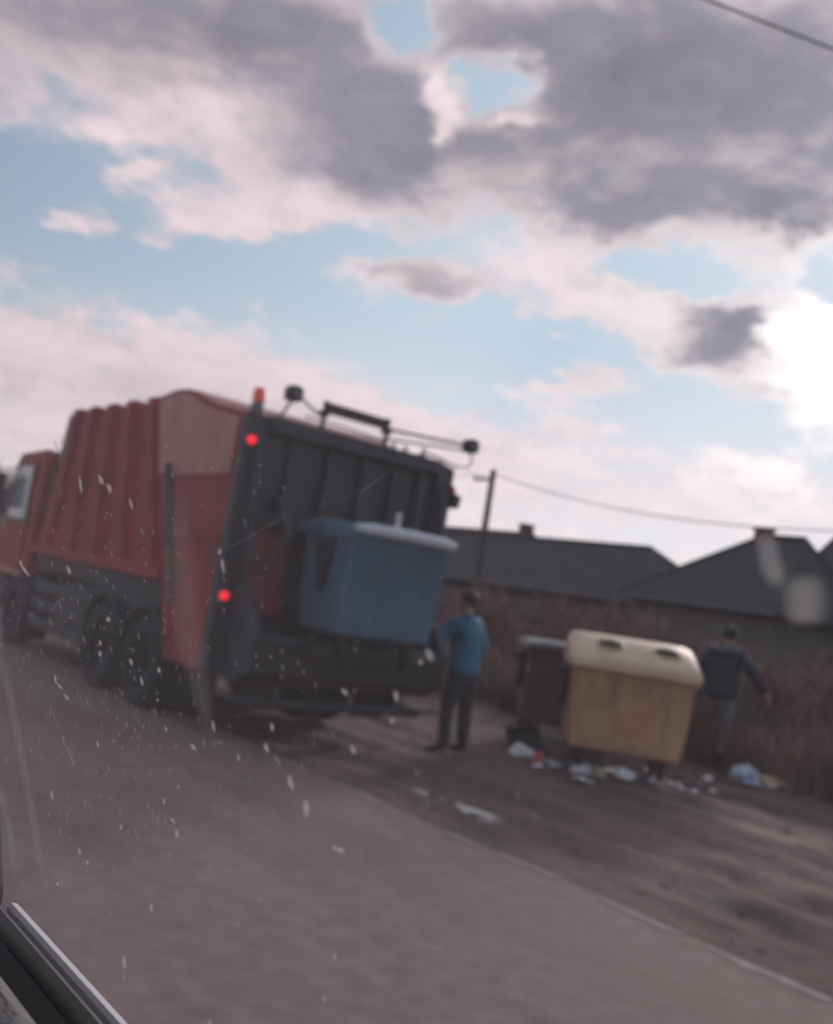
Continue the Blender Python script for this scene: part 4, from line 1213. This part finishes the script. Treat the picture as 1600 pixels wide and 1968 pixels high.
def shrub(x, y, h, label, seed, stems=16, m=TWIG):
    r_ = random.Random(seed)
    S = empty('shrub', (x, y, gz(x, y) - .03), 0, label, 'shrub', 'bare reddish shrubs in the field')
    tw, st_ = MB(), MB()
    for k in range(stems):
        a = r_.uniform(0, 6.28); sp = r_.uniform(.15, .75) * h
        top = Vector((math.cos(a) * sp, math.sin(a) * sp, h * r_.uniform(.65, 1.0)))
        b0 = Vector((r_.uniform(-.08, .08), r_.uniform(-.08, .08), 0))
        midp = b0.lerp(top, .5) + Vector((0, 0, h * .1))
        st_.tube([b0, midp, top], [.016, .011, .005], 4, False)
        for q in range(11):
            t = r_.uniform(.25, 1)
            p = b0.lerp(midp, t * 2) if t < .5 else midp.lerp(top, t * 2 - 1)
            d = Vector((r_.gauss(0, 1), r_.gauss(0, 1), abs(r_.gauss(.8, .5)))).normalized() * h * r_.uniform(.10, .28)
            tw.tube([p, p + d * .6 + Vector((0, 0, .02)), p + d], [.006, .005, .003], 3, False)
            for e in range(3):
                p2_ = p + d * r_.uniform(.4, 1); d2 = Vector((r_.gauss(0, 1), r_.gauss(0, 1), r_.gauss(.3, .6))).normalized() * .10 * h
                w = .010 + .012 * r_.random()
                sd2 = d2.cross(Vector((r_.gauss(0, 1), r_.gauss(0, 1), r_.gauss(0, 1)))).normalized() * w
                i = len(tw.v)
                tw.add([p2_, p2_ + d2 * .5 + sd2, p2_ + d2, p2_ + d2 * .5 - sd2], [(0, 1, 2, 3)])
    st_.build('stems', BARK if m is not TWIG else TWIG, S)['kind'] = 'stuff'
    tw.build('twigs', m, S)['kind'] = 'stuff'
    return S


SHR = ((15.4, 14.9, 1.9, 'reddish bare shrub just above the head of the worker in blue', 24),
       (16.6, 13.6, 2.0, 'tall reddish shrub between the blue-jacketed worker and the dark old container', 26),
       (16.2, 12.2, 1.8, 'broad reddish shrub rising over the dark old container', 24),
       (17.6, 11.6, 1.6, 'low reddish shrub over the lid of the yellow container', 20),
       (16.8, 9.4, 1.4, 'low brown shrub between the yellow container and the walking person', 18),
       (15.8, 7.6, 1.6, 'brown shrub just past the head of the walking person', 20),
       (16.6, 6.6, 1.7, 'brown shrub under the whitish marks on the glass', 20),
       (14.2, 5.9, 1.2, 'thin brown shrub at the picture edge beside the weeds', 16),
       (14.6, 16.6, 1.6, 'reddish shrub half hidden by the hoisted blue container', 20))
for k, (x, y, h, lb, n) in enumerate(SHR):
    shrub(x, y, h, lb, 40 + k, n)


def bare_tree(x, y, h, label, seed):
    r_ = random.Random(seed)
    Tt = empty('bare_tree', (x, y, -.16), 0, label, 'tree')
    trunk, crown = MB(), MB()
    trunk.tube([(0, 0, 0), (.05, .02, h * .25), (.0, .08, h * .5)], [h * .035, h * .028, h * .02], 9)
    def grow(p, d, ln, r, lev):
        q = p + d * ln
        (trunk if lev == 0 else crown).tube([p, p.lerp(q, .5) + Vector((r_.gauss(0, .03), r_.gauss(0, .03), .03)) * ln, q], [r, r * .8, r * .55], 5 if lev < 2 else 3, False)
        if lev >= 4:
            return
        for k in range(4 if lev < 3 else 5):
            nd = (d + Vector((r_.gauss(0, .6), r_.gauss(0, .6), r_.gauss(.15, .4)))).normalized()
            grow(p.lerp(q, r_.uniform(.45, 1)), nd, ln * r_.uniform(.55, .75), max(.008, r * .5), lev + 1)
    for k in range(5):
        a = k * 1.26 + r_.uniform(-.3, .3)
        grow(Vector((0, .05, h * r_.uniform(.3, .5))), Vector((math.cos(a) * .7, math.sin(a) * .7, 1)).normalized(), h * .26, h * .014, 0)
    trunk.build('trunk', BARK, Tt); crown.build('crown', BARK, Tt)['kind'] = 'stuff'
    return Tt


bare_tree(14.4, 52, 5.6, 'leafless tree beyond the truck cab', 3)
bare_tree(17.5, 60, 6.0, 'second leafless tree farther along behind the truck cab', 9)

# ------------------------------------------------------------------ the van one looks out of
V_ = empty('van', (-.70, 0, 0), 0, 'grubby vehicle side window with bright trim strip, at the lower corner', 'van')
VX = .70   # local x = world x + VX
def vb(name, m, x0, x1, y0, y1, z0, z1, bevel=0.0, par=None):
    return MB().box(x0 + VX, x1 + VX, y0, y1, z0, z1).build(name, m, par or V_, bevel=bevel)


# lower side, belt trim, seals
door = vb('door', DOORP, .165, .20, -1.6, 1.7, .35, 1.41, .012)
MB().prism([(VX + .1618, 1.428), (VX + .1618, 1.4565), (VX + .1630, 1.4580), (VX + .1660, 1.4572), (VX + .1715, 1.4516), (VX + .1725, 1.444), (VX + .1725, 1.428)], -1.58, .428, 'y').build('belt_strip', CHROME, door, smooth=True, angle=30)
MB().prism([(VX + .1548, 1.42), (VX + .1548, 1.4555), (VX + .1565, 1.4580), (VX + .1600, 1.4560), (VX + .1615, 1.4480), (VX + .1615, 1.42)], -1.58, .43, 'y').build('outer_seal', mat('grey_seal', (.085, .080, .088), .45, scale=40, var=.3), door)
MB().prism([(VX + .128, 1.40), (VX + .128, 1.468), (VX + .136, 1.470), (VX + .146, 1.458), (VX + .1475, 1.445), (VX + .1475, 1.40)], -1.58, .41, 'y').build('inner_seal', SEAL, door)
MB().prism([(VX + .04, .5), (VX + .04, 1.440), (VX + .055, 1.468), (VX + .085, 1.4835), (VX + .112, 1.4845), (VX + .122, 1.476), (VX + .126, 1.455), (VX + .126, .5)], -1.58, 1.5, 'y').build('door_trim', TRIM, door, smooth=True, angle=40)
# window surround: slanted pillar, far pillar, roof rail
MB().prism([(.446, 1.42), (.448, 1.456), (.478, 1.492), (.535, 1.56), (1.02, 2.17), (1.16, 2.17), (.62, 1.42)], VX + .1545, VX + .168, 'x').build('pillar', SEAL, V_, bevel=.004)
vb('pillar', SEAL, .125, .19, -1.62, -1.50, 1.44, 2.17)
vb('roof_rail', DOORP, .10, .20, -2.6, 2.0, 2.17, 2.26, .02)
roofp = [(.20 + VX, 2.262), (.12 + VX, 2.37), (-.1 + VX, 2.41), (-1.3 + VX, 2.41), (-1.52 + VX, 2.37), (-1.6 + VX, 2.262)]
MB().prism(roofp, -2.7, 1.9, 'y').build('roof', DOORP, V_)
vb('floor', SEATM, -1.58, .16, -2.7, 2.4, .40, .46)
vb('side_panel', DOORP, -1.60, -1.565, -2.7, 2.4, .35, 1.44, .01)
vb('roof_rail', DOORP, -1.60, -1.50, -2.6, 2.0, 2.17, 2.26, .02)
for y in (-2.66, -.55, 1.55):
    vb('pillar', DOORP, -1.60, -1.52, y, y + .1, 1.44, 2.17)
vb('tail_panel', DOORP, -1.56, .16, -2.70, -2.665, .47, 1.44)
vb('quarter_panel', DOORP, .165, .20, -2.7, -1.615, .35, 1.438, .01)
vb('pillar', DOORP, .12, .19, -2.70, -2.6, 1.44, 2.17)
MB().prism([(1.72, .35), (2.75, .35), (2.8, .75), (2.55, 1.05), (1.72, 1.38)], VX - 1.6, VX + .2, 'x').build('bonnet', DOORP, V_, bevel=.03)
for y in (-.55, -1.95):
    vb('seat_cushion', SEATM, -1.35, -.25, y - .25, y + .3, .75, .92, .05)
    vb('seat_back', SEATM, -1.35, -.25, y - .42, y - .27, .80, 1.45, .05)
for x in (-1.42, .02):
    for y in (-1.9, 2.05):
        e = empty('wheel', (x + VX, y, .33)); e.parent = V_
        MB().lathe([(.20, -.1), (.30, -.105), (.33, -.07), (.33, .07), (.30, .105), (.20, .1)], (0, 0, 0), 'x', 24).build('tyre', RUBBER, e, smooth=True, angle=40)
        MB().lathe([(1e-4, .06), (.1, .07), (.2, .09), (.2, -.09), (1e-4, -.06)], (0, 0, 0), 'x', 20).build('rim', RIM, e, smooth=True, angle=40)

# the pane: a slab of dusty glass that scatters a little of the daylight
pm = bpy.data.materials.new('dusty_glass'); pm.use_nodes = True
pt = pm.node_tree; pt.nodes.clear()
po = pt.nodes.new('ShaderNodeOutputMaterial'); pv = pt.nodes.new('ShaderNodeVolumePrincipled')
pv.inputs['Color'].default_value = (.80, .73, .80, 1); pv.inputs['Density'].default_value = 15.5; pv.inputs['Anisotropy'].default_value = .15
pt.links.new(pv.outputs[0], po.inputs['Volume'])
PX0, PX1 = VX + .1495, VX + .1535
MB().prism([(-1.50, 1.44), (.42, 1.44), (.50, 1.50), (1.03, 2.18), (-1.50, 2.18)], PX0, PX1, 'x').build('window_pane', pm, V_)

SPECK = film('dried_speck', (.85, .80, .82), .62)
MARKM = film('pale_mark_film', (.80, .78, .78), .34)
BANDM = film('pale_streak', (.75, .70, .70), .10)  # faint pale streaks, also used for the painted wire reflections
GX = VX + .1550


def film_mesh(name, polys, m, parent, kind=None):
    """polys: list of (points, weights, faces) lying on the outer face of the pane"""
    V, F, A = [], [], []
    for v, a, f in polys:
        o = len(V); V += v; A += a; F += [tuple(i + o for i in q) for q in f]
    me = bpy.data.meshes.new(name); me.from_pydata(V, [], F); me.materials.append(m)
    at = me.attributes.new('film', 'FLOAT', 'POINT'); at.data.foreach_set('value', A)
    o = bpy.data.objects.new(name, me); COL.objects.link(o); o.parent = parent
    if kind:
        o['kind'] = kind
    return o


def drop_poly(y, z, ly, lz, wy, wz, seed, edge=.55):
    n = 12; v = [(GX, y, z)]; a = [1.0]
    for k in range(n):
        t = 2 * math.pi * k / n
        r = 1 + .35 * mnoise.noise(Vector((math.cos(t), math.sin(t), seed * 3.3)))
        c, s_ = math.cos(t) * r, math.sin(t) * r
        v.append((GX, y + ly * s_ + wy * c, z + lz * s_ + wz * c)); a.append(edge)
    return v, a, [(0, 1 + k, 1 + (k + 1) % n) for k in range(n)]


def band_poly(pts, taper=True):
    v, a, f = [], [], []
    n = len(pts)
    for i, (y, z, w) in enumerate(pts):
        e = math.sin(math.pi * (i + .3) / (n - .4)) if taper else 1
        for q, al in ((-.8, 0.0), (-.35, .8), (0, 1.0), (.35, .8), (.8, 0.0)):
            v.append((GX + .0002, (y + q * w) / 1000, (z - q * w * .18) / 1000)); a.append(max(0, al * min(1, e * 1.6)))
    for i in range(n - 1):
        for k in range(4):
            f.append((i * 5 + k, i * 5 + k + 1, (i + 1) * 5 + k + 1, (i + 1) * 5 + k))
    return v, a, f


def fine(pts, k=6):
    out = []
    for i in range(len(pts) - 1):
        for t in range(k):
            out.append(tuple(pts[i][c] + (pts[i + 1][c] - pts[i][c]) * t / k for c in range(3)))
    return out + [pts[-1]]


DROPS = [
(456.5,1659.1,-6.2,-3.4,-2.6,0.4),(449.5,1660.3,-2.1,-1.4,-2.4,0.3),(395.6,1644.0,-3.6,-2.2,-2.8,0.6),(385.2,1640.7,-3.0,-2.2,-2.3,0.4),(361.3,1635.0,-2.5,-2.5,-1.8,0.2),(418.1,1641.9,-4.0,-4.5,-2.3,0.2),(467.9,1599.7,-9.3,-2.8,-1.8,0.7),(474.8,1602.3,-2.1,-1.8,-2.4,0.3),(412.5,1604.4,-3.1,-1.8,-2.3,0.5),(404.4,1558.8,-1.7,-2.1,-1.4,0.3),(398.6,1557.0,-4.4,-1.1,-1.0,0.5),(388.7,1554.1,-3.1,-0.8,-1.3,0.7),(363.9,1575.5,-1.2,-1.2,-1.8,0.4),(362.2,1589.3,-1.0,-1.1,-2.3,0.5),(365.9,1579.7,-1.2,-1.2,-1.4,0.3),(312.2,1577.8,-1.0,-1.1,-1.5,0.4),(323.8,1571.8,-1.7,-1.7,-1.3,0.4),(335.6,1577.0,-1.7,-1.4,-1.4,0.4),(309.3,1568.0,-0.8,-0.5,-0.8,0.3),(283.6,1534.0,-1.8,-0.8,-0.8,0.4),(279.8,1531.1,-1.1,-1.3,-1.4,0.5),(237.2,1567.9,-1.4,-1.4,-1.4,0.5),(230.5,1565.8,-2.4,-1.4,-0.3,0.2),(222.5,1561.7,-1.8,-2.0,-1.3,0.5),(213.3,1557.3,-1.0,-2.3,-1.5,0.5),(198.3,1551.3,-0.8,-0.7,-0.6,0.3),(196.0,1551.5,-2.0,-0.0,-0.5,0.8),(385.3,1515.6,-1.7,-1.6,-1.5,0.5),(349.8,1504.4,-1.6,-1.0,-1.2,0.5),(341.3,1502.7,-1.6,-0.7,-1.1,0.6),(287.8,1505.3,-1.0,-1.1,-1.0,0.4),(299.4,1483.5,-1.6,-1.7,-1.2,0.6),(236.0,1574.1,-0.8,-1.3,-1.2,0.3),(268.9,1567.5,-1.4,-1.9,-1.2,0.3),(299.6,1560.2,-0.9,-1.0,-1.0,0.3),(351.1,1543.5,-1.3,-1.2,-1.1,0.3),(204.6,1589.8,-1.9,-0.8,-0.7,0.6),(183.8,1592.6,-0.8,-1.5,-1.1,0.3),(183.9,1586.6,-0.2,-0.8,-1.0,0.2),(174.0,1604.4,-1.1,-1.5,-1.2,0.4),(176.8,1602.2,-0.5,-0.9,-0.9,0.3),(197.4,1576.5,-1.5,-1.1,-0.9,0.5),(280.9,1617.4,-1.8,-2.7,-1.5,0.2),(284.5,1621.5,-0.5,-1.3,-1.4,0.1),(242.2,1489.1,-0.4,-0.7,-0.8,0.4),(120.2,1562.9,-0.0,-0.1,-0.1,0.0),(319.4,1521.7,-0.5,-1.1,-1.0,0.3),(292.1,1538.0,-1.0,-1.2,-0.8,0.3),(284.1,1544.8,-0.6,-0.7,-0.8,0.3),(279.3,1558.7,-2.2,-0.9,-1.2,0.6),(251.3,1562.0,-0.9,-1.2,-0.7,0.2),(363.7,1487.5,-1.2,-0.5,-1.0,0.5),(192.6,1516.2,-0.7,-1.0,-0.5,0.3),(191.2,1526.8,-0.6,-0.9,-0.6,0.3)]
MARK1 = [(91.7, 1639.0, 2.4),(90.6, 1636.7, 3.17),(89.8, 1634.0, 3.34),(88.5, 1631.4, 3.3),(87.4, 1629.2, 2.3)]  # whitish see-through marks on the pane
MARK2 = [(83.6, 1632.3, 3.71),(82.9, 1629.6, 5.53),(82.4, 1627.1, 5.68),(82.0, 1624.9, 5.11),(81.6, 1623.4, 3.64)]
BAND1 = [(335.0, 1653.1, 13.18),(320.2, 1630.2, 13.95),(309.0, 1612.4, 15.58),(300.2, 1597.1, 16.46),(287.3, 1583.3, 13.39),(274.6, 1568.8, 7.31),(269.8, 1563.3, 4.55)]  # long faint pale streaks on the pane
BAND2 = [(490.7, 1565.6, 10.88),(457.0, 1543.7, 9.76),(424.8, 1520.4, 8.76),(395.1, 1497.9, 7.91),(368.8, 1477.9, 7.21)]
BAND3 = [(448.4, 1505.5, 6.81),(423.7, 1489.6, 6.28),(405.1, 1475.9, 5.9)]
WIRE_REFL1 = [(296.0, 1599.1, 1.83),(278.8, 1606.6, 1.69),(264.1, 1612.6, 1.57),(249.0, 1618.3, 1.45)]  # wires reflected in the glass, painted as thin pale lines
WIRE_REFL2 = [(284.1, 1621.2, 4.16),(266.2, 1628.1, 3.81),(249.8, 1634.8, 3.51),(233.8, 1638.1, 3.22),(212.4, 1643.2, 3.33),(198.5, 1651.2, 2.63)]
for k, d in enumerate(DROPS):
    film_mesh('dried_drop', [drop_poly(*[q / 1000 for q in d], seed=k, edge=.25)], SPECK, V_)
for nm, pts, m in (('pale_mark', MARK1, MARKM), ('pale_mark', MARK2, MARKM), ('pale_streak', BAND1, BANDM), ('pale_streak', BAND2, BANDM), ('pale_streak', BAND3, BANDM), ('wire_reflection', WIRE_REFL1, BANDM), ('wire_reflection', WIRE_REFL2, BANDM)):
    film_mesh(nm, [band_poly(fine(pts))], m, V_)
sp = []
r_ = random.Random(11)
while len(sp) < 520:
    y, z = r_.gauss(.36, .10), r_.gauss(1.575, .055)
    if not (-.1 < y < .62 and 1.46 < z < 1.66):
        continue
    if z > 1.60 and r_.random() < .5:
        continue
    l = r_.choice((.0005, .0007, .0007, .0010, .0013)) * r_.uniform(.6, 1.4); w = r_.uniform(.3, .5) * .001
    k_ = y / .3
    sp.append(drop_poly(y, z, -l * .9 * k_, -l, -w * 2.0 * k_, w * .4, len(sp), edge=.1))
SPM = film('fine_speck', (.80, .76, .78), .30)
film_mesh('dust_specks', sp, SPM, V_, 'stuff')
